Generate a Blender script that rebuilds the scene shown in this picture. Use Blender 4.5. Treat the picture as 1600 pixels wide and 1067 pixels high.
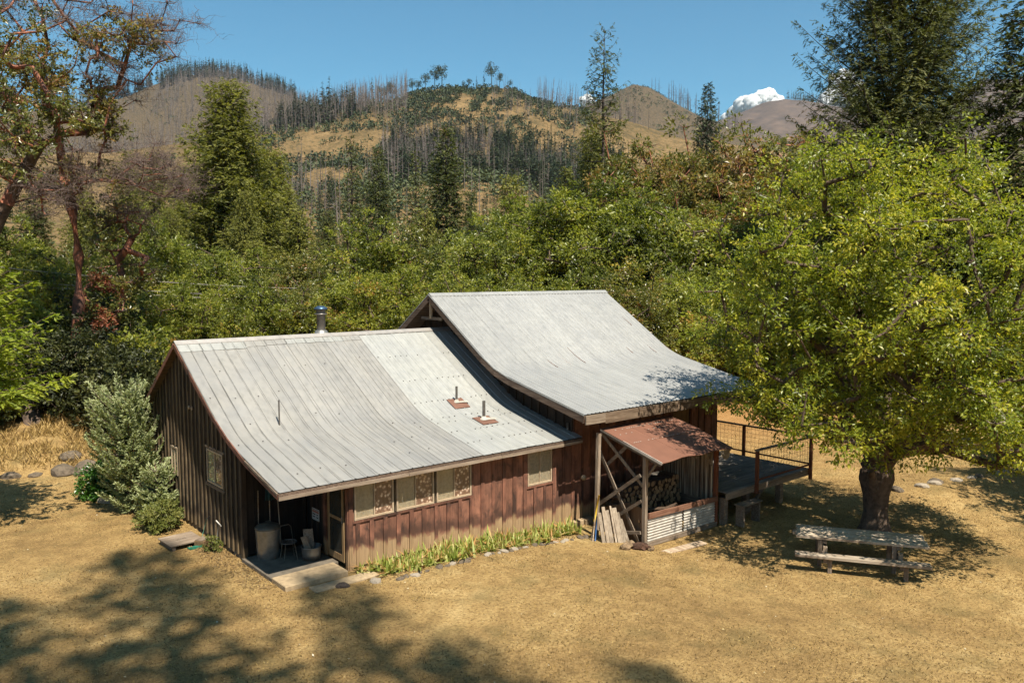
import bpy, bmesh, math, random
import numpy as np
from mathutils import Vector, Matrix

# ------------------------------------------------------------------ scene, camera, light
for o in list(bpy.data.objects):
    bpy.data.objects.remove(o)
SC = bpy.context.scene
COL = SC.collection
rnd = random.Random(7)

CAM = np.array([-8.98, -16.46, 6.90])
PITCH, YAW, FPX = math.radians(-4.69), math.radians(40.40), 1250.0
cd = bpy.data.cameras.new('camera')
cd.sensor_width = 36.0
cd.lens = FPX / 1600 * 36
cd.clip_start = 0.1
cd.clip_end = 20000
cam = bpy.data.objects.new('camera', cd)
COL.objects.link(cam)
cam.location = CAM
cam.rotation_euler = (math.pi / 2 + PITCH, 0, -YAW)
SC.camera = cam

SUN_EL, SUN_AZ = math.radians(59.5), math.radians(190.5)      # azimuth clockwise from +Y
W = bpy.data.worlds.new('World')
SC.world = W
W.use_nodes = True
nt = W.node_tree
nt.nodes.clear()
sky = nt.nodes.new('ShaderNodeTexSky')
sky.sky_type = 'NISHITA'
sky.sun_disc = False
sky.sun_elevation = SUN_EL
sky.sun_rotation = SUN_AZ
sky.altitude = 800
sky.air_density = 1.0
sky.dust_density = 0.6
sky.ozone_density = 1.6
bg = nt.nodes.new('ShaderNodeBackground')
bg.inputs['Strength'].default_value = 0.082
wo = nt.nodes.new('ShaderNodeOutputWorld')
tn = nt.nodes.new('ShaderNodeMix')
tn.data_type = 'RGBA'
tn.blend_type = 'MULTIPLY'
tn.inputs[0].default_value = 1.0
tn.inputs[7].default_value = (.45, .83, .84, 1)
nt.links.new(sky.outputs[0], tn.inputs[6])
nt.links.new(tn.outputs[2], bg.inputs[0])
nt.links.new(bg.outputs[0], wo.inputs[0])

sl = bpy.data.lights.new('sun', 'SUN')
sl.energy = 4.8
sl.angle = math.radians(0.53)
sl.color = (1.0, 0.93, 0.80)
sun = bpy.data.objects.new('sun', sl)
COL.objects.link(sun)
sdir = Vector((math.sin(SUN_AZ) * math.cos(SUN_EL), math.cos(SUN_AZ) * math.cos(SUN_EL), math.sin(SUN_EL)))
sun.rotation_euler = sdir.to_track_quat('Z', 'Y').to_euler()
sun.location = (0, 0, 60)
SV = np.array(sdir)

vs = SC.view_settings
vs.view_transform = 'Standard'
vs.look = 'None'
vs.exposure = 1.05
vs.gamma = 1.0
vs.use_curve_mapping = False
SC.cycles.max_bounces = 6
SC.cycles.diffuse_bounces = 3
SC.cycles.glossy_bounces = 2
SC.cycles.transmission_bounces = 3
SC.cycles.transparent_max_bounces = 8
SC.cycles.volume_bounces = 0
SC.cycles.use_adaptive_sampling = True
SC.cycles.adaptive_threshold = 0.02

# ------------------------------------------------------------------ bearings used to survey the place
FW = np.array([math.sin(YAW) * math.cos(PITCH), math.cos(YAW) * math.cos(PITCH), math.sin(PITCH)])
RT = np.array([math.cos(YAW), -math.sin(YAW), 0.0])
UP = np.cross(RT, FW)


def at(px, py, depth):
    return CAM + depth * (FW + (px - 800) / FPX * RT - (py - 533.5) / FPX * UP)


# ------------------------------------------------------------------ noise in numpy
_rs = np.random.RandomState(11)
_PERM = _rs.rand(256, 256)


def vnoise(x, y):
    xi, yi = np.floor(x).astype(int), np.floor(y).astype(int)
    fx, fy = x - xi, y - yi
    fx = fx * fx * (3 - 2 * fx)
    fy = fy * fy * (3 - 2 * fy)
    a = _PERM[xi & 255, yi & 255]
    b = _PERM[(xi + 1) & 255, yi & 255]
    c = _PERM[xi & 255, (yi + 1) & 255]
    d = _PERM[(xi + 1) & 255, (yi + 1) & 255]
    return (a * (1 - fx) + b * fx) * (1 - fy) + (c * (1 - fx) + d * fx) * fy


def fbm(x, y, o=4):
    s = 0
    a = .5
    for i in range(o):
        s = s + a * (vnoise(x * 2 ** i + 17.3 * i, y * 2 ** i + 5.1 * i) - .5)
        a *= .5
    return s


def sstep(a, b, x):
    t = np.clip((x - a) / (b - a), 0, 1)
    return t * t * (3 - 2 * t)


# ------------------------------------------------------------------ objects
def tag(o, label=None, cat=None, group=None, kind=None):
    if label: o['label'] = label
    if cat: o['category'] = cat
    if group: o['group'] = group
    if kind: o['kind'] = kind
    return o


def empty(name, loc, label, cat, group=None, rz=0.0):
    o = bpy.data.objects.new(name, None)
    COL.objects.link(o)
    o.location = loc
    o.rotation_euler = (0, 0, rz)
    o.empty_display_size = .3
    return tag(o, label, cat, group)


def link(name, me, parent=None, mat=None):
    if mat is not None and len(me.materials) == 0:
        me.materials.append(mat)
    o = bpy.data.objects.new(name, me)
    COL.objects.link(o)
    if parent is not None:
        o.parent = parent
    return o


def copy_tree(o, parent=None):
    c = o.copy()
    COL.objects.link(c)
    c.parent = parent
    for ch in list(o.children):
        copy_tree(ch, c)
    return c


class MB:
    """collects boxes, tubes and quads in world-like coordinates; build() links them as one mesh"""
    def __init__(s):
        s.v = []
        s.f = []
        s.sm = []

    def add(s, vs_, fs, smooth=False):
        n = len(s.v)
        s.v += [tuple(p) for p in vs_]
        s.f += [tuple(i + n for i in f) for f in fs]
        s.sm += [smooth] * len(fs)
        return s

    def box(s, x0, x1, y0, y1, z0, z1, M=None):
        p = [Vector((x, y, z)) for z in (z0, z1) for y in (y0, y1) for x in (x0, x1)]
        if M is not None: p = [M @ q for q in p]
        return s.add(p, [(0, 2, 3, 1), (4, 5, 7, 6), (0, 1, 5, 4), (2, 6, 7, 3), (0, 4, 6, 2), (1, 3, 7, 5)])

    def beam(s, a, b, w, h, up=(0, 0, 1)):
        """rectangular bar from a to b, w across, h along up"""
        a, b = Vector(a), Vector(b)
        d = (b - a).normalized()
        u = Vector(up)
        side = d.cross(u)
        if side.length < 1e-4: side = d.cross(Vector((0, 1, 0)))
        side.normalize()
        u = side.cross(d).normalized()
        p = [q + side * (w / 2 * i) + u * (h / 2 * j) for q in (a, b) for i, j in ((-1, -1), (1, -1), (1, 1), (-1, 1))]
        return s.add(p, [(0, 1, 2, 3), (7, 6, 5, 4), (0, 4, 5, 1), (1, 5, 6, 2), (2, 6, 7, 3), (3, 7, 4, 0)])

    def tube(s, pts, rad, n=8, cap=True):
        pts = [Vector(p) for p in pts]
        if not hasattr(rad, '__len__'): rad = [rad] * len(pts)
        rings = []
        up = Vector((0, 0, 1))
        vv = []
        for i, p in enumerate(pts):
            d = (pts[min(i + 1, len(pts) - 1)] - pts[max(i - 1, 0)]).normalized()
            a = d.cross(up)
            if a.length < .05: a = d.cross(Vector((0, 1, 0)))
            a.normalize()
            b = d.cross(a).normalized()
            for k in range(n):
                t = 2 * math.pi * k / n
                vv.append(p + (a * math.cos(t) + b * math.sin(t)) * rad[i])
        ff = [(i * n + k, i * n + (k + 1) % n, (i + 1) * n + (k + 1) % n, (i + 1) * n + k) for i in range(len(pts) - 1) for k in range(n)]
        if cap:
            ff += [tuple(range(n)), tuple((len(pts) - 1) * n + k for k in reversed(range(n)))]
        return s.add(vv, ff, True)

    def lathe(s, prof, n=16, c=(0, 0, 0)):
        vv = [(c[0] + r * math.cos(2 * math.pi * k / n), c[1] + r * math.sin(2 * math.pi * k / n), c[2] + z) for r, z in prof for k in range(n)]
        ff = [(i * n + k, i * n + (k + 1) % n, (i + 1) * n + (k + 1) % n, (i + 1) * n + k) for i in range(len(prof) - 1) for k in range(n)]
        return s.add(vv, ff, True)

    def mesh(s, name):
        me = bpy.data.meshes.new(name)
        me.from_pydata(s.v, [], s.f)
        me.polygons.foreach_set('use_smooth', s.sm)
        me.update()
        return me

    def build(s, name, mat, parent=None, bevel=0.0):
        me = s.mesh(name)
        if bevel > 0:
            bm = bmesh.new()
            bm.from_mesh(me)
            bmesh.ops.bevel(bm, geom=list(bm.edges), offset=bevel, segments=1, affect='EDGES', clamp_overlap=True)
            bm.to_mesh(me)
            bm.free()
        return link(name, me, parent, mat)


def np_mesh(name, V, F, tint=None, smooth=False):
    """V (n,3), F (m,3 or 4) -> mesh; tint per face as the attribute 'tint'"""
    me = bpy.data.meshes.new(name)
    n, m, k = len(V), len(F), F.shape[1]
    me.vertices.add(n)
    me.vertices.foreach_set('co', np.ascontiguousarray(V, dtype=np.float32).ravel())
    me.loops.add(m * k)
    me.loops.foreach_set('vertex_index', np.ascontiguousarray(F, dtype=np.int32).ravel())
    me.polygons.add(m)
    me.polygons.foreach_set('loop_start', np.arange(0, m * k, k, dtype=np.int32))
    me.polygons.foreach_set('loop_total', np.full(m, k, dtype=np.int32))
    me.polygons.foreach_set('use_smooth', np.full(m, smooth))
    if tint is not None:
        a = me.attributes.new('tint', 'FLOAT', 'FACE')
        a.data.foreach_set('value', np.ascontiguousarray(tint, dtype=np.float32))
    me.update(calc_edges=True)
    return me


# ------------------------------------------------------------------ materials
class NT:
    def __init__(s, name):
        s.m = bpy.data.materials.new(name)
        s.m.use_nodes = True
        s.t = s.m.node_tree
        s.t.nodes.clear()
        s.out = s.t.nodes.new('ShaderNodeOutputMaterial')

    def n(s, typ, **kw):
        nd = s.t.nodes.new('ShaderNode' + typ)
        for k, v in kw.items():
            if hasattr(nd, k): setattr(nd, k, v)
        return nd

    def l(s, a, b):
        s.t.links.new(a, b)

    def val(s, inp, v):
        if isinstance(v, bpy.types.NodeSocket): s.l(v, inp)
        elif isinstance(v, tuple) and len(v) == 3 and inp.type == 'RGBA': inp.default_value = (*v, 1)
        else: inp.default_value = v

    def math(s, op, a, b=0.0, clamp=False):
        nd = s.n('Math', operation=op, use_clamp=clamp)
        s.val(nd.inputs[0], a)
        s.val(nd.inputs[1], b)
        return nd.outputs[0]

    def mix(s, f, a, b, mode='MIX'):
        nd = s.n('Mix', data_type='RGBA', blend_type=mode)
        s.val(nd.inputs[0], f)
        s.val(nd.inputs[6], a)
        s.val(nd.inputs[7], b)
        return nd.outputs[2]

    def ramp(s, f, stops, interp='LINEAR'):
        nd = s.n('ValToRGB')
        cr = nd.color_ramp
        cr.interpolation = interp
        while len(cr.elements) < len(stops): cr.elements.new(.5)
        for e, (p, c) in zip(cr.elements, stops):
            e.position = p
            e.color = (*c, 1) if len(c) == 3 else c
        s.val(nd.inputs[0], f)
        return nd.outputs[0]

    def mapr(s, v, a, b, c=0.0, d=1.0, smooth=False):
        nd = s.n('MapRange')
        if smooth: nd.interpolation_type = 'SMOOTHSTEP'
        s.val(nd.inputs[0], v)
        for i, q in enumerate((a, b, c, d)): s.val(nd.inputs[1 + i], q)
        return nd.outputs[0]

    def coords(s, kind='Object', scale=(1, 1, 1), loc=(0, 0, 0), obj_random=0.0):
        tc = s.n('TexCoord')
        mp = s.n('Mapping')
        v = tc.outputs[kind]
        if obj_random:
            oi = s.n('ObjectInfo')
            ad = s.n('VectorMath', operation='MULTIPLY_ADD')
            cx = s.n('CombineXYZ')
            s.l(oi.outputs['Random'], cx.inputs[0])
            s.l(oi.outputs['Random'], cx.inputs[1])
            s.l(oi.outputs['Random'], cx.inputs[2])
            s.l(cx.outputs[0], ad.inputs[0])
            ad.inputs[1].default_value = (obj_random * 3.1, obj_random * 7.7, obj_random * 5.3)
            s.l(v, ad.inputs[2])
            v = ad.outputs[0]
        s.l(v, mp.inputs[0])
        mp.inputs['Scale'].default_value = scale
        mp.inputs['Location'].default_value = loc
        return mp.outputs[0]

    def noise(s, vec, scale=1.0, detail=4.0, rough=.55, dist=0.0):
        nd = s.n('TexNoise')
        s.l(vec, nd.inputs['Vector'])
        nd.inputs['Scale'].default_value = scale
        nd.inputs['Detail'].default_value = detail
        nd.inputs['Roughness'].default_value = rough
        nd.inputs['Distortion'].default_value = dist
        return nd.outputs[0]

    def bump(s, h, strength=.5, dist=.02):
        nd = s.n('Bump')
        s.l(h, nd.inputs['Height'])
        nd.inputs['Strength'].default_value = strength
        nd.inputs['Distance'].default_value = dist
        return nd.outputs[0]

    def pbsdf(s, col, rough=.7, metal=0.0, normal=None, spec=.3):
        b = s.n('BsdfPrincipled')
        s.val(b.inputs['Base Color'], col)
        s.val(b.inputs['Roughness'], rough)
        s.val(b.inputs['Metallic'], metal)
        b.inputs['Specular IOR Level'].default_value = spec
        if normal is not None: s.l(normal, b.inputs['Normal'])
        return b.outputs[0]

    def fin(s, sh):
        s.l(sh, s.out.inputs[0])
        return s.m


def scl(c, k): return tuple(x * k for x in c)


def wood(name, dark, mid, light, axis=2, fine=26, rough=.85, bump=.6, var=.5):
    """weathered timber: grain stretched along the axis, each board its own tone"""
    t = NT(name)
    sc = [fine, fine, fine]
    sc[axis] = fine * .045
    v = t.coords('Object', tuple(sc), obj_random=40.0)
    g = t.noise(v, 1.0, 5, .6, .6)
    v2 = t.coords('Object', (2.2, 2.2, 2.2), obj_random=23.0)
    b = t.noise(v2, 1.0, 3)
    f = t.math('ADD', t.math('MULTIPLY', g, .75), t.math('MULTIPLY', b, .3))
    c = t.ramp(f, [(.30, scl(dark, .8)), (.5, scl(mid, .82)), (.74, scl(light, .82))])
    oi = t.n('ObjectInfo')
    k = t.mapr(oi.outputs['Random'], 0, 1, 1 - var * .6, 1 + var * .45)
    c = t.vecscale(c, k)
    return t.fin(t.pbsdf(c, rough, normal=t.bump(g, bump, .01)))


def _vecscale(s, c, k):
    nd = s.n('VectorMath', operation='SCALE')
    s.l(c, nd.inputs[0])
    s.val(nd.inputs['Scale'], k)
    return nd.outputs[0]


NT.vecscale = _vecscale


def plain(name, col, rough=.7, metal=0.0, scale=6.0, amt=.35, bump=.15):
    t = NT(name)
    col = scl(col, .80)
    v = t.coords('Object', (scale,) * 3, obj_random=11.0)
    n = t.noise(v, 1.0, 5)
    c = t.ramp(n, [(.3, scl(col, 1 - amt)), (.55, col), (.8, scl(col, 1 + amt * .7))])
    return t.fin(t.pbsdf(c, rough, metal, t.bump(n, bump, .02)))


def leafmat(name, stops, trans=.35, rough=.5, spec=.35, tr_gain=1.5):
    """foliage: tone from the per-leaf tint, a little translucency"""
    t = NT(name)
    a = t.n('Attribute', attribute_name='tint')
    oi = t.n('ObjectInfo')
    f = t.math('ADD', a.outputs['Fac'], t.mapr(oi.outputs['Random'], 0, 1, -.10, .10))
    c = t.ramp(f, [(p_, scl(c_, .76)) for p_, c_ in stops])
    p = t.pbsdf(c, rough, spec=spec)
    tr = t.n('BsdfTranslucent')
    t.l(t.mix(1.0, c, (tr_gain, tr_gain * 1.05, tr_gain * .55), 'MULTIPLY'), tr.inputs[0])
    m = t.n('MixShader')
    m.inputs[0].default_value = trans
    t.l(p, m.inputs[1])
    t.l(tr.outputs[0], m.inputs[2])
    return t.fin(m.outputs[0])


def redboard(name, base, dark, tan, tanz=.50, var=.55):
    """stained board siding: scorched patches, feet faded by dust and splash"""
    t = NT(name)
    v = t.coords('Object', (34, 34, 1.3), obj_random=40.0)
    g = t.noise(v, 1.0, 5, .6, .4)
    v2 = t.coords('Object', (3.5, 3.5, 2.0), obj_random=17.0)
    b = t.noise(v2, 1.0, 4, .6, .5)
    base, tan = scl(base, .92), scl(tan, .85)
    c = t.ramp(b, [(.30, dark), (.52, base), (.75, scl(base, 1.5))])
    c = t.mix(t.mapr(g, .35, .75, 0, .55), c, scl(dark, .55))
    oi = t.n('ObjectInfo')
    geo = t.n('NewGeometry')
    sep = t.n('SeparateXYZ')
    t.l(geo.outputs['Position'], sep.inputs[0])
    z = t.math('ADD', sep.outputs[2], t.math('MULTIPLY', sep.outputs[0], .05))
    z = t.math('ADD', z, t.math('MULTIPLY', t.math('SUBTRACT', b, .5), .5))
    z = t.math('ADD', z, t.mapr(oi.outputs['Random'], 0, 1, -.10, .10))
    c = t.vecscale(c, t.mapr(oi.outputs['Random'], 0, 1, 1 - var * .5, 1 + var * .5))
    wet = t.math('MULTIPLY', t.mapr(z, tanz, tanz + .1, 0, 1, True), t.mapr(z, tanz + .18, tanz + .42, 1, 0, True))
    c = t.mix(t.math('MULTIPLY', wet, .62), c, scl(dark, .7))
    tn = t.ramp(g, [(.3, scl(tan, .6)), (.7, scl(tan, 1.15))])
    c = t.mix(t.mapr(z, tanz - .08, tanz + .05, .92, 0, True), c, tn)
    return t.fin(t.pbsdf(c, .85, normal=t.bump(g, .5, .01)))


def metalroof(name, base, dirt, ribs, rust=(.25, .10, .045), metal=.35, rough=.48, spots=.5):
    t = NT(name)
    base = scl(base, .76)
    oi = t.n('ObjectInfo')
    v = t.coords('Object', (7, .8, 7), obj_random=13.0)
    n = t.noise(v, 1.0, 5, .6)
    v3 = t.coords('Object', (1.1, .9, 1.1))
    n3 = t.noise(v3, 1.0, 4, .6)
    c = t.ramp(n, [(.28, scl(base, .87)), (.5, base), (.75, scl(base, 1.06))])
    c = t.mix(t.mapr(n3, .38, .68, 0, .4), c, scl((1.0, 1.0, 1.0), sum(base) / 3 * .86))
    # grime drawn along the seams
    sep = t.n('SeparateXYZ')
    tc = t.n('TexCoord')
    t.l(tc.outputs['Object'], sep.inputs[0])
    wv = t.math('PINGPONG', t.math('ADD', sep.outputs[0], 1.89), ribs / 2)
    seam = t.mapr(wv, 0.0, .028, 1, 0, True)
    vs_ = t.coords('Object', (.6, 2.2, 1), obj_random=9.0)
    sn = t.noise(vs_, 1.0, 4)
    c = t.mix(t.math('MULTIPLY', seam, t.mapr(sn, .35, .65, .1, dirt)), c, (.10, .095, .085))
    vr = t.coords('Object', (2.5, 1.0, 2.5), obj_random=31.0)
    rn = t.noise(vr, 2.2, 6, .7)
    c = t.mix(t.mapr(rn, .66, .74, 0, spots), c, rust)
    c = t.vecscale(c, t.mapr(oi.outputs['Random'], 0, 1, .9, 1.07))
    return t.fin(t.pbsdf(c, t.mapr(n, .3, .7, rough - .08, rough + .12), metal, t.bump(n, .12, .02), .4))


M = {}
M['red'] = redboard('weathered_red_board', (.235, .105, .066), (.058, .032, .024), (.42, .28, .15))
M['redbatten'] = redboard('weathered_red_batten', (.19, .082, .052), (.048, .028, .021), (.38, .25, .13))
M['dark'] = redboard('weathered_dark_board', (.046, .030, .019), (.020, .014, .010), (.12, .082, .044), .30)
M['vdark'] = redboard('shade_dark_porch_board', (.022, .016, .012), (.012, .009, .007), (.04, .03, .02), .1)  # porch boards coloured darker to paint in the deep shade under the roof
M['darkbatten'] = redboard('weathered_dark_batten', (.13, .092, .052), (.055, .038, .023), (.22, .155, .085), .30)
M['grey'] = wood('weathered_grey_timber', (.10, .07, .05), (.23, .17, .12), (.42, .34, .26), 2)
M['greyx'] = wood('weathered_grey_timber_along_x', (.10, .07, .05), (.23, .17, .12), (.42, .34, .26), 0)
M['greyy'] = wood('weathered_grey_timber_along_y', (.07, .05, .036), (.17, .125, .09), (.33, .26, .19), 1)
M['greyl'] = wood('pale_leaning_boards', (.15, .11, .08), (.32, .25, .18), (.50, .41, .31), 2)
M['fascia'] = wood('old_fascia_timber', (.06, .04, .028), (.17, .115, .075), (.34, .25, .17), 0)
M['fasciay'] = wood('old_rake_timber', (.05, .03, .022), (.12, .078, .055), (.24, .17, .12), 1)
M['table'] = wood('bleached_table_timber', (.13, .085, .055), (.32, .23, .155), (.52, .42, .30), 1, 22)
M['deck'] = wood('grey_deck_timber', (.10, .09, .08), (.22, .19, .16), (.36, .31, .26), 0)
M['redrail'] = wood('stained_rail_timber', (.09, .032, .016), (.22, .075, .036), (.34, .13, .065), 2)
M['frame'] = plain('cream_window_paint', (.50, .38, .26), .55, amt=.2)
M['door'] = wood('pale_door_timber', (.12, .07, .03), (.27, .17, .08), (.40, .28, .14), 2)
M['concrete'] = plain('worn_concrete', (.42, .31, .185), .9, scale=9, amt=.3, bump=.4)
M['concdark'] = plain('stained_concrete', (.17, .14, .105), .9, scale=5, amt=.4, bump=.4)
M['roofA'] = metalroof('old_grey_roof_metal', (.38, .36, .325), .7, .30, metal=.25, spots=.15)
M['roofN'] = metalroof('pale_roof_metal', (.435, .43, .395), .35, .30, metal=.2, spots=.12)
M['roofB'] = metalroof('pale_corrugated_roof_metal', (.40, .395, .375), .3, .20, metal=.2, spots=.12)
M['ridge'] = metalroof('ridge_cap_metal', (.46, .42, .38), .2, 3.0, metal=.2, spots=.9)
M['rust'] = plain('rusted_sheet', (.20, .10, .068), .8, scale=3, amt=.25)
M['rustroof'] = plain('red_brown_sheet_roofing', (.205, .092, .058), .75, scale=2.2, amt=.13)
M['galv'] = plain('galvanised_steel', (.42, .40, .36), .4, .7, scale=7, amt=.25)
M['galvw'] = plain('whitened_galvanised_steel', (.60, .55, .48), .55, .2, scale=5, amt=.3)
M['galvd'] = plain('tarnished_galvanised_steel', (.17, .14, .10), .55, .5, scale=5, amt=.5)
M['pipe'] = plain('dull_steel_pipe', (.20, .18, .16), .45, .6, amt=.3)
M['blue'] = plain('blued_cap_metal', (.10, .17, .27), .35, .7, amt=.2)
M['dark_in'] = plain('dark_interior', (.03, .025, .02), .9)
M['caulk'] = plain('pale_roof_sealant', (.55, .50, .42), .8)
M['bark'] = plain('rough_grey_brown_bark', (.13, .09, .065), .95, scale=7, amt=.6, bump=1.0)
M['barkd'] = plain('dark_conifer_bark', (.085, .06, .045), .95, scale=5, amt=.6, bump=1.0)
M['deadwood'] = plain('bleached_dead_wood', (.34, .27, .22), .9, scale=4, amt=.4)
M['rock'] = plain('lichened_rock', (.15, .115, .08), .95, scale=4, amt=.5, bump=.8)
M['rockp'] = plain('pale_stone', (.36, .30, .23), .95, scale=8, amt=.35, bump=.6)
M['twig'] = plain('grey_brown_twigs', (.19, .135, .115), .9, scale=3, amt=.4)
M['nail'] = plain('dark_nail_head', (.09, .07, .06), .8)
M['white'] = plain('white_paper', (.62, .57, .50), .8, amt=.1)
M['redpaint'] = plain('faded_red_print', (.50, .16, .10), .8, amt=.1)
M['blk'] = plain('black_print', (.03, .03, .03), .8)
M['green'] = plain('green_plastic', (.03, .20, .13), .5)
M['yellow'] = plain('yellow_painted_handle', (.62, .40, .04), .5)
M['bluep'] = plain('blue_painted_handle', (.04, .12, .30), .5)
M['wire'] = plain('weathered_wire', (.22, .19, .15), .6, .3)
M['log'] = plain('split_log_bark', (.11, .07, .045), .95, scale=9, amt=.5, bump=.8)


def madrone_bark():
    t = NT('peeling_madrone_bark')
    v = t.coords('Object', (1.6, 1.6, .9))
    n = t.noise(v, 1.3, 6, .65, .8)
    c = t.ramp(n, [(.32, (.045, .028, .022)), (.47, (.13, .055, .035)), (.56, (.30, .105, .055)), (.72, (.46, .27, .17))])
    return t.fin(t.pbsdf(c, .7, normal=t.bump(n, .8, .04)))


M['madrone'] = madrone_bark()


def logend():
    t = NT('sawn_log_end')
    tc = t.n('TexCoord')
    v = t.coords('Object', (9, 9, 9), obj_random=9.0)
    n = t.noise(v, 1, 4)
    c = t.ramp(n, [(.3, (.20, .12, .06)), (.55, (.36, .23, .12)), (.8, (.48, .34, .19))])
    oi = t.n('ObjectInfo')
    c = t.vecscale(c, t.mapr(oi.outputs['Random'], 0, 1, .45, 1.15))
    return t.fin(t.pbsdf(c, .9))


M['logend'] = logend()


def glass():
    t = NT('window_glass')
    g = t.n('BsdfGlossy')
    g.inputs['Roughness'].default_value = .04
    g.inputs[0].default_value = (.9, .9, .9, 1)
    tr = t.n('BsdfTransparent')
    tr.inputs[0].default_value = (.97, .96, .93, 1)
    lw = t.n('LayerWeight')
    lw.inputs[0].default_value = .5
    m = t.n('MixShader')
    t.l(t.math('ADD', t.math('MULTIPLY', t.math('POWER', lw.outputs['Facing'], 3.5), .55), .04), m.inputs[0])
    t.l(tr.outputs[0], m.inputs[1])
    t.l(g.outputs[0], m.inputs[2])
    return t.fin(m.outputs[0])


M['glass'] = glass()


def lace():
    t = NT('flowered_lace_curtain')
    v = t.coords('Object', (11, 11, 11))
    vo = t.n('TexVoronoi')
    t.l(v, vo.inputs['Vector'])
    vo.inputs['Scale'].default_value = 1.0
    n = t.noise(t.coords('Object', (30, 30, 30)), 1, 3)
    f = t.math('ADD', vo.outputs['Distance'], t.math('MULTIPLY', n, .4))
    c = t.ramp(f, [(.30, (.85, .76, .68)), (.5, (.50, .35, .28)), (.75, (.20, .12, .09))])
    return t.fin(t.pbsdf(c, .9))


M['lace'] = lace()
M['blind'] = plain('drab_cloth_blind', (.44, .38, .29), .9, scale=14, amt=.25)


def screenmat():
    t = NT('insect_screen')
    tr = t.n('BsdfTransparent')
    d = t.pbsdf((.035, .035, .028), .8)
    m = t.n('MixShader')
    m.inputs[0].default_value = .62
    t.l(tr.outputs[0], m.inputs[1])
    t.l(d, m.inputs[2])
    return t.fin(m.outputs[0])


M['screen'] = screenmat()

# foliage
M['fruit'] = leafmat('fruit_tree_leaves', [(0, (.075, .105, .012)), (.35, (.190, .235, .022)), (.7, (.36, .38, .032)), (1, (.52, .46, .045))], .44, .42, .5)
M['oak'] = leafmat('olive_broad_leaves', [(0, (.055, .070, .014)), (.35, (.175, .200, .032)), (.7, (.34, .355, .050)), (.9, (.42, .36, .055)), (1, (.44, .25, .065))], .40, .42, .45)
M['madleaf'] = leafmat('madrone_leaves', [(0, (.050, .066, .017)), (.45, (.165, .175, .036)), (.75, (.26, .235, .052)), (.9, (.34, .21, .06)), (1, (.36, .18, .07))], .33, .35, .5)
M['rusty'] = leafmat('turning_madrone_leaves', [(0, (.055, .065, .015)), (.35, (.160, .160, .030)), (.65, (.25, .205, .040)), (.85, (.32, .18, .05)), (1, (.30, .15, .045))], .33)
M['fir'] = leafmat('fir_needles', [(0, (.038, .054, .016)), (.5, (.110, .128, .032)), (1, (.21, .205, .055))], .27, .6)
M['olivefir'] = leafmat('sunny_fir_needles', [(0, (.065, .078, .016)), (.5, (.20, .205, .038)), (1, (.34, .32, .065))], .32, .6)
M['limefir'] = leafmat('bright_fir_needles', [(0, (.09, .13, .012)), (.5, (.24, .30, .022)), (1, (.38, .40, .045))], .4, .55)
M['juniper'] = leafmat('blue_green_juniper', [(0, (.13, .16, .07)), (.5, (.36, .40, .19)), (1, (.60, .62, .34))], .3, .6)
M['bushy'] = leafmat('yellow_green_bush', [(0, (.06, .08, .015)), (.5, (.16, .18, .035)), (1, (.30, .28, .08))], .25)
M['bright'] = leafmat('glossy_bright_leaves', [(0, (.02, .07, .008)), (.5, (.055, .15, .014)), (1, (.12, .22, .03))], .3, .35, .5)
M['dkbush'] = leafmat('dark_undergrowth_leaves', [(0, (.016, .022, .008)), (.5, (.050, .058, .014)), (1, (.15, .15, .04))], .2)
M['iris'] = leafmat('iris_blades', [(0, (.16, .22, .04)), (.5, (.34, .40, .08)), (.8, (.58, .52, .20)), (1, (.52, .28, .10))], .3)
M['straw'] = leafmat('dry_straw', [(0, (.10, .06, .022)), (.25, (.24, .15, .05)), (.5, (.46, .30, .10)), (1, (.72, .52, .22))], .25, .8)
M['litter'] = leafmat('fallen_leaves', [(0, (.10, .06, .025)), (.5, (.33, .21, .09)), (.85, (.55, .42, .20)), (1, (.8, .72, .55))], .1, .8)
M['redleaf'] = leafmat('red_dying_leaves', [(0, (.16, .04, .02)), (.6, (.34, .10, .05)), (1, (.46, .20, .10))], .3)
M['snag'] = leafmat('burned_trunk_wood', [(0, (.07, .055, .048)), (.5, (.17, .135, .115)), (1, (.30, .25, .22))], .0, .9)
M['bigfir'] = leafmat('big_fir_needles', [(0, (.032, .046, .014)), (.5, (.110, .124, .032)), (1, (.23, .225, .058))], .25, .6)
M['farfir'] = leafmat('far_fir_needles', [(0, (.018, .032, .014)), (.5, (.048, .070, .025)), (1, (.095, .11, .038))], .1, .7)
M['scrub'] = leafmat('hillside_scrub', [(0, (.026, .038, .015)), (.5, (.062, .086, .030)), (1, (.14, .15, .052))], .1, .7)

# ================================================================== terrain
def azd(px):
    """azimuth relative to the view direction for a column of the survey photograph"""
    return np.arctan((px - 800) / FPX * 1.0)


def rise(py):
    """tangent of the elevation for a row"""
    return np.tan(np.arctan((533.5 - np.asarray(py, float)) / FPX) + PITCH)


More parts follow.
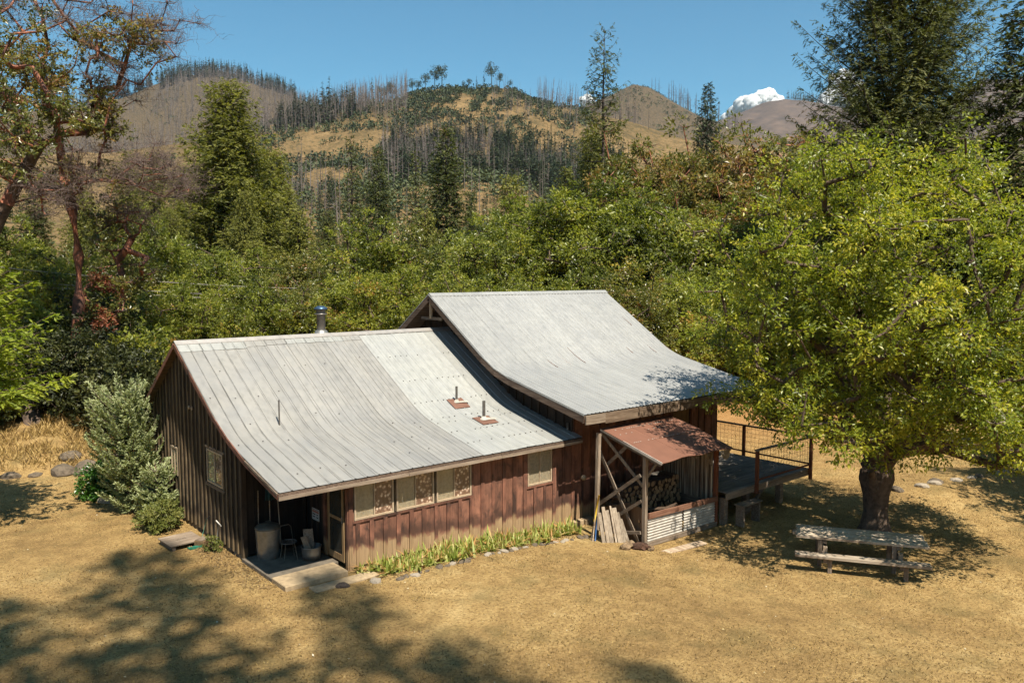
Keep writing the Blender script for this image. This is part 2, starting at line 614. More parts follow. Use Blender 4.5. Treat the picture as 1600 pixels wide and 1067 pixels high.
PXK = np.array([-900, -200, 0, 180, 240, 290, 330, 380, 440, 500, 560, 630, 690, 740, 770, 800, 830, 870, 900, 950, 985, 1010, 1050, 1100, 1140, 1190, 1220, 1260, 1320, 1400, 1450, 1520, 1570, 1600, 2400])
ROWS = {   # skyline rows of each distance ring
    270: np.interp(PXK, [-900, 0, 300, 450, 520, 700, 900, 1100, 1400, 2400], [400, 400, 400, 385, 372, 372, 392, 400, 400, 400]),
    390: np.interp(PXK, [-900, 0, 300, 450, 560, 620, 680, 740, 800, 830, 860, 1000, 1300, 2400], [330, 330, 330, 322, 312, 296, 287, 282, 289, 300, 330, 340, 340, 340]),
    480: np.interp(PXK, [-900, 0, 300, 450, 560, 620, 700, 800, 900, 1000, 1300, 2400], [290, 290, 285, 268, 258, 286, 290, 292, 300, 310, 320, 320]),
    740: np.interp(PXK, [-900, 0, 180, 300, 380, 443, 500, 539, 560, 590, 631, 660, 690, 740, 770, 800, 830, 870, 900, 950, 1000, 1050, 1100, 1200, 1300, 2400],
                   [250, 245, 240, 222, 204, 195, 185, 173, 169, 164, 158, 147, 142, 138, 134, 137, 150, 165, 171, 186, 203, 216, 226, 240, 250, 255]),
    1600: np.interp(PXK, [-900, 0, 140, 180, 240, 270, 290, 330, 370, 420, 470, 520, 600, 800, 870, 900, 920, 950, 985, 1010, 1050, 1080, 1130, 1200, 1300, 2400],
                    [190, 185, 172, 160, 141, 127, 121, 118, 121, 140, 157, 175, 195, 200, 190, 176, 168, 150, 136, 139, 161, 180, 205, 230, 240, 240]),
    3300: np.interp(PXK, [-900, 0, 900, 1040, 1100, 1140, 1165, 1190, 1220, 1260, 1320, 1400, 1450, 1490, 1520, 1570, 1600, 2400],
                    [260, 230, 215, 205, 196, 182, 167, 160, 156, 160, 172, 176, 172, 142, 129, 134, 128, 170]),
}
RK = [0, 75, 120, 180, 270, 390, 480, 740, 1010, 1600, 2150, 3300, 4400, 7000]


def ring_h(r, k):
    return CAM[2] + rise(ROWS[k]) * r * np.cos(np.minimum(np.abs(azd(PXK)), .62))


def near_h(x, y):
    """the yard: level by the left cabin, lower past the woodshed, a stony bank to the left rear"""
    z = -.45 * sstep(1.5, 8.5, x + .15 * y)
    # bank along a line from (-6.5,16.6) to (1,15.5)
    edge = 14.3 + .35 * np.abs(x + 2.4) + .5 * fbm(x * .5, y * .5)
    left = sstep(2.2, -.6, x)
    z = z + left * (sstep(0, 1.5, y - edge) * .55 + sstep(1.0, 8, y - edge) * .95)
    # low berm far right
    b = (y + 5.6 + (x - 20) * .27)
    z = z + sstep(15.5, 18.5, x) * (.32 * np.exp(-(b / 1.5) ** 2)) + sstep(14, 24, x) * sstep(0, 6, b) * .35
    z = z + .05 * fbm(x * .35, y * .35, 3) + .02 * fbm(x * 2.1, y * 2.1, 2)
    # level pad below the cabin
    pad = sstep(-2.6, -1.9, x) * sstep(8, 7.3, x) * sstep(-.3, .2, y) * sstep(10, 9.4, y)
    return z


def hills(x, y):
    dx, dy = x - CAM[0], y - CAM[1]
    r = np.hypot(dx, dy) + 1e-6
    a = np.arctan2(dx, dy) - YAW
    a = (a + np.pi) % (2 * np.pi) - np.pi
    px = 800 + FPX * np.tan(np.clip(a, -1.0, 1.0))
    px = np.clip(px, -900, 2400)
    zs = [np.interp(px, [-900, 2400], [-.5, -.5])]
    zs.append(np.full_like(px, -1.2))
    zs.append(np.full_like(px, -9.0))
    zs.append(np.full_like(px, -12.0))
    for k in (270, 390, 480, 740): zs.append(np.interp(px, PXK, ring_h(k, k)))
    zs.append(np.interp(px, PXK, CAM[2] + rise(np.maximum(ROWS[740], ROWS[1600] + 25) + 22) * 1010 * np.cos(np.minimum(np.abs(azd(PXK)), .62))))
    zs.append(np.interp(px, PXK, ring_h(1600, 1600)))
    zs.append(np.interp(px, PXK, CAM[2] + rise(np.maximum(ROWS[1600], ROWS[3300] + 15) + 25) * 2150 * np.cos(np.minimum(np.abs(azd(PXK)), .62))))
    zs.append(np.interp(px, PXK, ring_h(3300, 3300)))
    zs.append(np.interp(px, PXK, CAM[2] + rise(ROWS[3300] + 40) * 4400))
    zs.append(np.full_like(px, 200.0))
    z = np.zeros_like(px)
    for i in range(len(RK) - 1):
        m = (r >= RK[i]) & (r < RK[i + 1] + (1e9 if i == len(RK) - 2 else 0))
        t = (r - RK[i]) / (RK[i + 1] - RK[i])
        t = np.clip(t, 0, 1)
        w = t * t * (3 - 2 * t)
        w = .45 * t + .55 * w
        z = np.where(m, zs[i] * (1 - w) + zs[i + 1] * w, z)
    amp = np.minimum(sstep(90, 500, r) * r * .020, 17)
    z = z + amp * fbm(x / 75., y / 75., 5) * sstep(150, 420, r)
    return z, r


def ground_h(x, y):
    x = np.asarray(x, float)
    y = np.asarray(y, float)
    h, r = hills(x, y)
    w = sstep(48, 72, r)
    return near_h(x, y) * (1 - w) + h * w


def gz(x, y): return float(ground_h(np.array([x]), np.array([y]))[0])


def polar(name, rs, az, mat):
    R, A = np.meshgrid(rs, az, indexing='ij')
    x = CAM[0] + R * np.sin(A + YAW)
    y = CAM[1] + R * np.cos(A + YAW)
    z = ground_h(x.ravel(), y.ravel()).reshape(x.shape)
    V = np.stack([x, y, z], -1).reshape(-1, 3)
    n, m = R.shape
    i = np.arange(n - 1)[:, None] * m
    j = np.arange(m - 1)[None, :]
    F = np.stack([i + j, i + m + j, i + m + j + 1, i + j + 1], -1).reshape(-1, 4)
    me = np_mesh(name, V, F, smooth=True)
    o = link(name, me, None, mat)
    return tag(o, kind='structure')


def lawnmat():
    t = NT('parched_lawn')
    g = t.coords('Object', (1, 1, 1))
    a = t.noise(g, .22, 5, .65, .5)
    b = t.noise(g, 2.1, 5, .65)
    c = t.noise(g, 14.0, 5, .7)
    d = t.noise(g, 70.0, 3, .7)
    col = t.ramp(t.math('ADD', t.math('MULTIPLY', a, .6), t.math('MULTIPLY', b, .4)),
                 [(.36, (.24, .150, .060)), (.46, (.40, .255, .100)), (.55, (.53, .350, .140)), (.64, (.66, .465, .205))])
    col = t.mix(t.mapr(c, .45, .62, 0, .62), col, (.15, .088, .033))
    col = t.mix(t.mapr(d, .50, .66, 0, .55), col, (.12, .072, .03))
    e = t.noise(t.coords('Object', (1, 1, 1), (3.3, 8.1, 0)), 45.0, 4, .75)
    col = t.mix(t.mapr(e, .55, .68, 0, .75), col, (.66, .47, .23))
    v = t.noise(g, .8, 3)
    col = t.mix(t.mapr(v, .52, .70, 0, .55), col, (.19, .145, .06))
    # reddish leaf litter in the clearing to the right rear
    geo = t.n('SeparateXYZ')
    t.l(g, geo.inputs[0])
    m = t.math('MULTIPLY', t.mapr(geo.outputs[0], 16, 26, 0, 1, True), t.mapr(geo.outputs[1], -4, 4, 0, .75, True))
    col = t.mix(m, col, (.40, .20, .075))
    col = t.vecscale(col, .90)
    h = t.math('ADD', t.math('MULTIPLY', c, .9), t.math('MULTIPLY', d, .5))
    return t.fin(t.pbsdf(col, .95, normal=t.bump(h, .9, .09), spec=.1))


def hillmat():
    t = NT('dry_hillside')
    g = t.coords('Object', (1, 1, 1))
    a = t.noise(g, .012, 6, .6, .4)
    b = t.noise(g, .07, 6, .7)
    c = t.noise(g, .35, 4, .7)
    f = t.math('ADD', t.math('MULTIPLY', a, .5), t.math('MULTIPLY', b, .5))
    col = t.ramp(f, [(.36, (.12, .094, .048)), (.46, (.22, .150, .070)), (.56, (.33, .215, .100)), (.68, (.41, .28, .135))])
    col = t.mix(t.mapr(c, .48, .62, 0, .7), col, (.075, .068, .030))
    # farther ridges are burned over: greyer
    geo = t.n('NewGeometry')
    dst = t.n('VectorMath', operation='DISTANCE')
    t.l(geo.outputs['Position'], dst.inputs[0])
    dst.inputs[1].default_value = tuple(CAM)
    k = t.mapr(dst.outputs['Value'], 800, 1200, 0, .85, True)
    col = t.mix(k, col, t.ramp(c, [(.38, (.065, .055, .040)), (.52, (.13, .10, .065)), (.66, (.25, .17, .095))]))
    k2 = t.mapr(dst.outputs['Value'], 2000, 2900, 0, .85, True)
    col = t.mix(k2, col, t.ramp(t.noise(g, .02, 7, .75), [(.35, (.085, .065, .055)), (.5, (.16, .115, .095)), (.65, (.24, .165, .125))]))
    col = t.vecscale(col, .58)
    return t.fin(t.pbsdf(col, 1.0, normal=t.bump(c, .7, 1.5), spec=.05))


rs = np.concatenate([np.linspace(.5, 8, 16), np.linspace(8.3, 45, 190), np.linspace(46, 76, 28)])
az = np.concatenate([np.linspace(-np.pi, -.75, 60)[:-1], np.linspace(-.75, .75, 190), np.linspace(.75, np.pi, 60)[1:]])
polar('ground', rs, az, lawnmat())
rs = np.concatenate([np.linspace(75.5, 300, 60), np.geomspace(304, 900, 130), np.geomspace(910, 7000, 90)])
az = np.concatenate([np.linspace(-np.pi, -.75, 30)[:-1], np.linspace(-.75, .75, 260), np.linspace(.75, np.pi, 40)[1:]])
polar('hills', rs, az, hillmat())

# ================================================================== foliage builders
def leaf_quads(P, D, N, L, Wd, fold=.25):
    """one folded rhombic leaf per row: base P, direction D, normal N, length L, width Wd"""
    D = D / (np.linalg.norm(D, axis=1, keepdims=True) + 1e-9)
    S = np.cross(D, N)
    S /= (np.linalg.norm(S, axis=1, keepdims=True) + 1e-9)
    N = np.cross(S, D)
    L = np.broadcast_to(L, (len(P),))[:, None]
    Wd = np.broadcast_to(Wd, (len(P),))[:, None]
    mid = P + D * L * .48
    V = np.stack([P, mid + S * Wd * .5 + N * Wd * fold, P + D * L, mid - S * Wd * .5 + N * Wd * fold], 1).reshape(-1, 3)
    F = np.arange(len(P) * 4).reshape(-1, 4)
    return V, F


def unit(rs_, n):
    v = rs_.normal(size=(n, 3))
    return v / np.linalg.norm(v, axis=1, keepdims=True)


def tubes_np(segs, nside=5):
    """segs: list of (a, b, ra, rb) -> prisms"""
    A = np.array([s[0] for s in segs])
    B = np.array([s[1] for s in segs])
    ra = np.array([s[2] for s in segs])[:, None, None]
    rb = np.array([s[3] for s in segs])[:, None, None]
    d = B - A
    d /= np.linalg.norm(d, axis=1, keepdims=True) + 1e-9
    ref = np.where(np.abs(d[:, 2:3]) > .9, np.array([[1., 0, 0]]), np.array([[0, 0, 1.]]))
    u = np.cross(d, ref)
    u /= np.linalg.norm(u, axis=1, keepdims=True) + 1e-9
    w = np.cross(d, u)
    t = np.arange(nside) * 2 * np.pi / nside
    ring = u[:, None, :] * np.cos(t)[None, :, None] + w[:, None, :] * np.sin(t)[None, :, None]
    V = np.concatenate([A[:, None] + ring * ra, (B + d * 0.0)[:, None] + ring * rb], 1).reshape(-1, 3)
    k = np.arange(nside)
    f = np.stack([k, (k + 1) % nside, nside + (k + 1) % nside, nside + k], 1)
    F = (np.arange(len(segs)) * 2 * nside)[:, None, None] + f[None]
    return V, F.reshape(-1, 4)


def grow(rs_, base, fork, targets, r0, wob=.12, step=.9):
    """a trunk from base to fork, then limbs reaching every target; returns segments with pipe-model radii"""
    nodes = [np.array(base, float)]
    par = [-1]
    n = max(2, int(np.linalg.norm(np.subtract(fork, base)) / step) + 1)
    for i in range(1, n + 1):
        t = i / n
        p = np.array(base) * (1 - t) + np.array(fork) * t + rs_.normal(size=3) * wob * np.array([1, 1, .3]) * (1 if i < n else .3)
        nodes.append(p)
        par.append(len(nodes) - 2)
    forkidx = len(nodes) - 1
    order = np.argsort(np.linalg.norm(targets - nodes[forkidx], axis=1))
    ends = []
    NA = np.zeros((len(targets) * 14 + 60, 3))
    for i, q in enumerate(nodes): NA[i] = q
    cnt = len(nodes)
    start = max(1, int(forkidx * .55))
    for ti in order:
        T = targets[ti]
        c = NA[start:cnt]
        d = np.linalg.norm(c - T, axis=1)
        # prefer nodes below the target and nearer to the fork
        pen = d + .9 * np.maximum(0, c[:, 2] - T[2]) + .22 * np.linalg.norm(c - NA[forkidx], axis=1)
        j = int(np.argmin(pen)) + start
        dist = np.linalg.norm(T - NA[j])
        k = min(12, max(1, int(dist / step)))
        prev = j
        a = NA[j].copy()
        for s in range(1, k + 1):
            t = s / k
            p = a * (1 - t) + T * t
            p = p + np.array([0, 0, .18 * dist * t * (1 - t) * 2]) + rs_.normal(size=3) * wob * (1 if s < k else .2)
            NA[cnt] = p
            par.append(prev)
            prev = cnt
            cnt += 1
        ends.append((prev, ti))
    par = np.array(par)
    w = np.zeros(cnt)
    for e, ti in ends: w[e] += 1
    for i in range(cnt - 1, 0, -1): w[par[i]] += w[i]
    rad = r0 * (np.maximum(w, .6) / w[0]) ** .46
    segs = [(NA[par[i]], NA[i], rad[par[i]] if i > 1 else r0 * 1.25, rad[i]) for i in range(1, cnt)]
    # branch starts are no thicker than 1.3 x their end
    segs = [(a, b, min(ra, rb * 1.5) if ii > forkidx else ra, rb) for ii, (a, b, ra, rb) in enumerate(segs)]
    return segs, NA[:cnt]


def crown_points(rs_, n, c, rad, lump=.28, shell=.45, zmin=None, seed=0.0):
    """clump centres in a lumpy ellipsoid"""
    u = unit(rs_, n * 2)
    rr = rs_.rand(n * 2) ** shell
    az_ = np.arctan2(u[:, 1], u[:, 0])
    k = 1 + lump * 2.4 * fbm(az_ * 1.9 + seed, u[:, 2] * 2.6 + seed * 1.7 + 9, 3)
    P = np.array(c) + u * np.array(rad) * (rr * k)[:, None]
    if zmin is not None: P = P[P[:, 2] > zmin]
    return P[:n]


def clump_leaves(rs_, C, cr, per, L, aspect, tint0, tvar=.16, flat=.6, up=.55, hang=0.0, jit=.12):
    n = len(C) * per
    ci = np.repeat(np.arange(len(C)), per)
    crr = np.broadcast_to(cr, (len(C),))[ci]
    # leaves sit in tight sprays at the twig ends, with gaps between the sprays
    nsub = max(3, per // 10)
    so = unit(rs_, len(C) * nsub) * (rs_.rand(len(C) * nsub) ** .42)[:, None]
    si = ci * nsub + rs_.randint(0, nsub, n)
    off = so[si] * crr[:, None] + rs_.normal(size=(n, 3)) * (.13 * crr)[:, None]
    off[:, 2] *= flat
    st = rs_.normal(size=len(C) * nsub) * jit * .9
    P = C[ci] + off
    D = off / (crr[:, None] + 1e-6) + unit(rs_, n) * .8
    D[:, 2] -= hang
    N = unit(rs_, n) * .75 + off / (crr[:, None] + 1e-6) * .6
    N[:, 2] = np.abs(N[:, 2]) * .6 + up
    N[:, 1] -= .30
    ct = rs_.normal(size=len(C)) * tvar
    tint = tint0 + ct[ci] + st[si] + rs_.normal(size=n) * jit * .8
    Ls = L * rs_.uniform(.65, 1.3, n)
    V, F = leaf_quads(P, D, N, Ls, Ls * aspect)
    return V, F, np.clip(tint, 0.02, .98)


def twigs(rs_, C, cr, per, r=.008, droop=0.0):
    segs = []
    for c, k in zip(C, np.broadcast_to(cr, (len(C),))):
        for j in range(per):
            d = unit(rs_, 1)[0]
            d[2] = abs(d[2]) * .5 - droop
            a = c.copy()
            m = 3 if per < 10 else 6
            l = k * rs_.uniform(.5, 1.2) / m
            pts_ = [a]
            for s in range(m):
                b = a + d * l
                segs.append((a, b, r * (1 - s * .85 / m), r * (1 - (s + 1) * .85 / m)))
                a = b
                pts_.append(a)
                d = d + unit(rs_, 1)[0] * (.5 if per < 10 else .62)
                d /= np.linalg.norm(d)
            if per >= 10:
                for s in range(5):
                    a = pts_[rs_.randint(1, m)]
                    d = unit(rs_, 1)[0]
                    for q in range(3):
                        b = a + d * l * .8
                        segs.append((a, b, r * .42, r * .3))
                        a = b
                        d = d + unit(rs_, 1)[0] * .6
                        d /= np.linalg.norm(d)
    return segs


def merge(parts):
    V, F, off = [], [], 0
    for v, f in parts:
        V.append(v)
        F.append(f + off)
        off += len(v)
    return np.concatenate(V), np.concatenate(F)


def wood_mesh(name, big, small=None):
    parts = [tubes_np(big, 6)] if big else []
    if small: parts.append(tubes_np(small, 3))
    V, F = merge(parts)
    return np_mesh(name, V, F, smooth=True)


def broad_proto(seed, H, trunk_h, rad, nclump, per, cr, L, aspect=.45, tint=.45, tvar=.15, lump=.28, zlow=None, r0=.28, flat=.7, shell=.42, lean=(0, 0), twn=1, twr=.012):
    rs_ = np.random.RandomState(seed)
    c = (lean[0], lean[1], H - rad[2])
    C = crown_points(rs_, nclump, c, rad, lump, shell, zlow, seed * 3.7)
    segs, nodes = grow(rs_, (0, 0, -.4), (lean[0] * .5, lean[1] * .5, trunk_h), C, r0)
    tw = twigs(rs_, C, cr, twn, twr)
    wm = wood_mesh('limbs', segs, tw)
    V, F, T = clump_leaves(rs_, C, cr * rs_.uniform(.7, 1.3, len(C)), per, L, aspect, tint, tvar, flat)
    return wm, np_mesh('leaves', V, F, T)


def conifer_proto(seed, H, rmax, z0, nbr, card=.26, cw=.30, sp=.24, droop=.25, tipup=.15, taper=.9, tint=.5, open_=0.0, r0=.28, up0=.0, dens=1.0, tvar=.12, shoot=.42):
    """trunk + whorled limbs carrying side shoots of short needle sprays"""
    rs_ = np.random.RandomState(seed)
    segs = []
    n = max(4, int(H / 2))
    pr = np.array([0, 0, -.5])
    zs = np.linspace(0, H, n + 1)
    tx = np.cumsum(rs_.normal(size=(n + 1, 2)) * .05, 0) * 1.0
    tx[0] = 0
    for i in range(n):
        segs.append((np.array([*tx[i], zs[i] if i else -.5]), np.array([*tx[i + 1], zs[i + 1]]), r0 * (1 - zs[i] / H) ** .8 + .015, r0 * (1 - zs[i + 1] / H) ** .8 + .015))
    Pb, Db, Tb, Lb = [], [], [], []
    small = []
    for b in range(nbr):
        f = (b + rs_.rand()) / nbr
        z = z0 + (H - z0) * f ** .92
        rel = (z - z0) / (H - z0)
        env = rmax * ((1 - rel) ** taper) * min(1.0, .45 + rel * 5) + .25
        Lr = env * rs_.uniform(.55, 1.12)
        if rs_.rand() < open_: continue
        a = b * 2.4 + rs_.normal() * .35
        d = np.array([math.cos(a), math.sin(a), 0])
        side = np.array([-d[1], d[0], 0])
        org = np.array([np.interp(z, zs, tx[:, 0]), np.interp(z, zs, tx[:, 1]), z])
        k = max(3, int(Lr / .45))
        upk = up0 + .65 * rel ** 2 + rs_.normal() * .08
        pts = []
        for i in range(k + 1):
            t = i / k
            pts.append(org + d * Lr * t + side * Lr * .08 * math.sin(t * 3 + b) + np.array([0, 0, Lr * (upk * t - droop * t * t * (1 - rel * .6) + tipup * t ** 3)]))
        pts = np.array(pts)
        br = max(.012, r0 * .22 * (Lr / rmax) ** 1.0)
        for i in range(k): small.append((pts[i], pts[i + 1], br * (1 - i / k) + .006, br * (1 - (i + 1) / k) + .006))
        # side shoots
        ns = max(3, int(Lr / sp * dens))
        ctint = tint + rs_.normal() * tvar
        tt = rs_.uniform(.12, 1.0, ns)
        pos = np.stack([np.interp(tt * k, np.arange(k + 1), pts[:, q]) for q in range(3)], 1)
        sg = rs_.choice([-1, 1], ns)
        sl_ = (1.05 - tt) * Lr * shoot * rs_.uniform(.5, 1.2, ns) + .22
        sd = d[None] * rs_.uniform(.3, 1.0, ns)[:, None] + side[None] * (sg * rs_.uniform(.5, 1.1, ns))[:, None] + np.array([0, 0, 1.0])[None] * rs_.uniform(-.45, .12, ns)[:, None]
        sd /= np.linalg.norm(sd, axis=1, keepdims=True)
        m = np.maximum(3, (sl_ / (card * .27)).astype(int))
        idx = np.repeat(np.arange(ns), m)
        u = rs_.rand(len(idx))
        p = pos[idx] + sd[idx] * (u * sl_[idx])[:, None]
        p[:, 2] -= (u * sl_[idx]) ** 2 * .25
        dd = sd[idx] + unit(rs_, len(idx)) * .55
        Pb.append(p)
        Db.append(dd)
        Tb.append(ctint + rs_.normal(size=len(idx)) * .13 + u * .10)
    P = np.concatenate(Pb)
    D = np.concatenate(Db)
    T = np.clip(np.concatenate(Tb), .02, .98)
    N = unit(rs_, len(P)) * .6
    N[:, :2] += P[:, :2] / (np.linalg.norm(P[:, :2], axis=1, keepdims=True) + .3) * .35
    N[:, 2] = np.abs(N[:, 2]) + .5
    Ls = card * rs_.uniform(.7, 1.35, len(P))
    V, F = leaf_quads(P, D, N, Ls, Ls * cw, .15)
    return wood_mesh('trunk', segs, small), np_mesh('needles', V, F, T)


def tree(name, label, cat, loc, wm, lm, bark, leaf, rz=0.0, s=1.0, group=None, sz=None, wname='trunk', lname='crown', tilt=None, dense=False):
    first = True
    o = empty(name, loc, label, cat, group, rz)
    o.scale = (s, s, sz if sz else s)
    if tilt: o.rotation_euler = (tilt[0], tilt[1], rz)
    for me, mt, nm in ((wm, bark, wname), (lm, leaf, lname)) + (((lm, leaf, lname),) if dense else ()):
        if me is None: continue
        k = bpy.data.objects.new(nm, me)
        if len(me.materials) == 0: me.materials.append(mt)
        if me.materials[0] is not mt:
            k.material_slots[0].link = 'OBJECT'
            k.material_slots[0].material = mt
        COL.objects.link(k)
        k.parent = o
        if nm == lname:
            if not first: k.rotation_euler = (0, 0, 2.1)
            first = False
    return o

# ================================================================== the cabin
cabin = empty('cabin', (0, 0, 0), 'long weathered red board cabin with two stepped metal roofs on the dry lawn', 'cabin')


def profile(pts, soft, n=7):
    """roof profile with rounded kinks; pts (y, z)"""
    out = [pts[0]]
    for i in range(1, len(pts) - 1):
        a, b, c = map(np.array, (pts[i - 1], pts[i], pts[i + 1]))
        if soft[i] <= 0:
            out.append(tuple(b))
            continue
        p = b + (a - b) / np.linalg.norm(a - b) * soft[i]
        q = b + (c - b) / np.linalg.norm(c - b) * soft[i]
        for t in np.linspace(0, 1, n):
            out.append(tuple((1 - t) ** 2 * p + 2 * t * (1 - t) * b + t * t * q))
    out.append(pts[-1])
    return out


PA = [(-.41, 2.26), (2.45, 2.93), (6.12, 5.09), (9.05, 3.12)]
PB = [(-1.31, 3.12), (2.60, 4.00), (6.12, 6.28), (10.2, 3.57)]
PAs = profile(PA, [0, .60, 0, 0])
PBs = profile(PB, [0, .55, 0, 0])


def roof_z(P, y):
    return float(np.interp(y, [p[0] for p in P], [p[1] for p in P]))


def ribbed(x0, x1, prof, rib, h, wd, lift=0.0, wav=.0, seed=0):
    """one pressed sheet following the profile"""
    rr = random.Random(seed)
    xs = [(x0, 0)]
    k = math.ceil((x0 + 1.89 + 1e-6) / rib)
    while True:
        xr = k * rib - 1.89
        if xr > x1 + 1e-6: break
        for dx, z in ((-wd, 0), (-wd * .45, h), (wd * .45, h), (wd, 0)):
            if x0 < xr + dx < x1: xs.append((xr + dx, z))
        k += 1
    xs.append((x1, 0))
    V, F = [], []
    m = len(xs)
    for i, (y, z) in enumerate(prof):
        a = prof[max(i - 1, 0)]
        b = prof[min(i + 1, len(prof) - 1)]
        d = np.array([b[0] - a[0], b[1] - a[1]])
        d = d / np.linalg.norm(d)
        nrm = (-d[1], d[0]) if d[0] > 0 else (d[1], -d[0])
        for x, hh in xs:
            w = wav * (vnoise(np.array(x * 1.7 + seed), np.array(y * .9)) - .5)
            V.append((x, y + nrm[0] * (hh + lift + w), z + nrm[1] * (hh + lift + w)))
    for i in range(len(prof) - 1):
        for j in range(m - 1): F.append((i * m + j, i * m + j + 1, (i + 1) * m + j + 1, (i + 1) * m + j))
    mb = MB()
    mb.add(V, F)
    return mb


def slab(x0, x1, prof, t, off):
    mb = MB()
    V = []
    for (y, z) in prof:
        for x in (x0, x1):
            V.append((x, y, z - off))
            V.append((x, y, z - off - t))
    F = []
    n = len(prof)
    for i in range(n - 1):
        a, b = i * 4, (i + 1) * 4
        F += [(a, a + 2, b + 2, b), (a + 1, b + 1, b + 3, a + 3), (a, b, b + 1, a + 1), (a + 2, a + 3, b + 3, b + 2)]
    F += [(0, 1, 3, 2), ((n - 1) * 4, (n - 1) * 4 + 2, (n - 1) * 4 + 3, (n - 1) * 4 + 1)]
    return mb.add(V, F)


def densify(prof, step=.6):
    out = [prof[0]]
    for a, b in zip(prof[:-1], prof[1:]):
        n = max(1, int(math.hypot(b[0] - a[0], b[1] - a[1]) / step))
        for i in range(1, n + 1):
            t = i / n
            out.append((a[0] + (b[0] - a[0]) * t, a[1] + (b[1] - a[1]) * t))
    return out


# --- roofs: a timber deck carrying pressed sheets
ridA = [i for i, p in enumerate(PAs) if p == (6.12, 5.09)][0]
ridB = [i for i, p in enumerate(PBs) if p == (6.12, 6.28)][0]
roofA = slab(-1.86, 7.36, [(-.39, 2.26)] + PAs[1:], .035, .03).build('low_roof', M['fascia'], cabin)
roofB = slab(6.56, 15.19, [(-1.29, 3.12)] + PBs[1:], .035, .03).build('tall_roof', M['fascia'], cabin)
roofB['label'] = 'taller right roof of smooth pale ribbed metal flaring over the porch'
roofA['label'] = 'lower left roof of grey ribbed metal with patched sheets'
x = -1.89
i = 0
while x < 7.33:
    x1 = min(x + .62, 7.36)
    if x1 > 7.2: x1 = 7.36
    new = x > 3.55
    mt = M['roofN'] if new else M['roofA']
    yo = rnd.uniform(-.012, .012)
    pf = densify([(PAs[0][0] + yo, PAs[0][1] + yo * .2)] + PAs[1:ridA + 1])
    ribbed(x - .012, x1 + .012, pf, .31, .012 if new else .018, .022, .002 + .003 * (i % 2), .012, i).build('roof_sheet', mt, roofA)
    if not new:     # the short top course, newer metal
        a = PAs[ridA]
        ln = .50 if x < -.5 else rnd.uniform(.40, .46)
        dy, dz = (2.45 - 6.12), (2.93 - 5.09)
        L_ = math.hypot(dy, dz)
        b = (a[0] + dy / L_ * ln, a[1] + dz / L_ * ln)
        ribbed(x - .012, x1 + .012, [b, a], .31, .020, .026, .016, .0, i).build('patch_sheet', M['roofN'] if (x < -.5 or 1.2 < x < 2.6) else M['roofA'], roofA)
    ribbed(x, x1, densify(PAs[ridA:]), .31, .02, .026, .004, 0, i).build('roof_sheet', M['roofA'], roofA)
    x = x1
    i += 1
x = 6.53
while x < 15.2:
    x1 = x + .62 if x + .62 < 15.1 else 15.22
    pf = densify(PBs[:ridB + 1])
    ribbed(x - .012, x1 + .012, pf, .155, .016, .034, .002 + .003 * (i % 2), .004, i).build('roof_sheet', M['roofB'], roofB)
    ribbed(x, x1, densify(PBs[ridB:]), .31, .015, .03, .004, 0, i).build('roof_sheet', M['roofB'], roofB)
    x = x1
    i += 1
# ridge caps in lengths
for (x0, x1, y, z, s0, s1, rf, mt, nn) in ((-1.90, 7.34, 6.12, 5.09, .588, .672, roofA, M['ridge'], 4), (6.52, 15.23, 6.12, 6.28, .648, .664, roofB, M['roofB'], 4)):
    for k in range(nn):
        a, b = x0 + (x1 - x0) * k / nn, x0 + (x1 - x0) * (k + 1) / nn + .03
        w = .15
        mb = MB()
        zz = z + .036 + .003 * (k % 2)
        if rf is roofA: zz += .006
        mb.add([(a, y - w, zz - w * s0), (b, y - w, zz - w * s0), (b, y, zz), (a, y, zz), (b, y + w, zz - w * s1), (a, y + w, zz - w * s1),
                (a, y - w - .002, zz - w * s0 - .02), (b, y - w - .002, zz - w * s0 - .02)],
               [(0, 1, 2, 3), (3, 2, 4, 5), (6, 7, 1, 0)])
        mb.build('ridge_cap', mt, rf)
# nail heads: rows of dark dots across the sheets
mb = MB()
for yy in (.35, 1.1, 1.75, 2.05, 2.9, 3.8, 4.9):
    for k in range(44):
        xx = -1.75 + k * .205
        if xx < 3.6 and (k % 3 or rnd.random() < .3): continue
        if rnd.random() < .22: continue
        yk = yy + rnd.uniform(-.02, .02) + (0 if xx > 3.6 else rnd.uniform(-.1, .1))
        z = roof_z(PAs, yk) + .022
        mb.box(xx - .012, xx + .012, yk - .02, yk + .016, z - .004, z + .006)
nails = mb.build('nail_heads', M['nail'], roofA)
nails['kind'] = 'stuff'
# rust streak patches on the tall roof
for (xx, yy, ln) in ((8.9, 2.25, .5), (9.6, 2.35, .7), (10.3, 2.35, .9), (11.9, 2.5, .6), (13.1, 2.7, .35), (14.3, 2.6, .45), (14.55, 5.3, .9), (14.62, 4.1, .5)):
    mb = MB()
    y2 = yy + ln
    w = .014
    ys = np.linspace(yy, y2, 9)
    V = []
    for q, yk in enumerate(ys):
        wq = w * (1 - .6 * q / 8)
        V += [(xx - wq, yk, roof_z(PBs, yk) + .020), (xx + wq, yk, roof_z(PBs, yk) + .020)]
    mb.add(V, [(2 * q, 2 * q + 1, 2 * q + 3, 2 * q + 2) for q in range(8)])
    mb.build('rusted_seam', M['rust'], roofB)

# --- trim boards
rt = bpy.data.objects
def rake(x, prof, w, h, drop, mat, parent, name='rake_board'):
    for a, b in zip(prof[:-1], prof[1:]):
        MB().beam((x, a[0], a[1] - drop), (x, b[0], b[1] - drop), w, h, up=(0, 0, 1)).build(name, mat, parent)


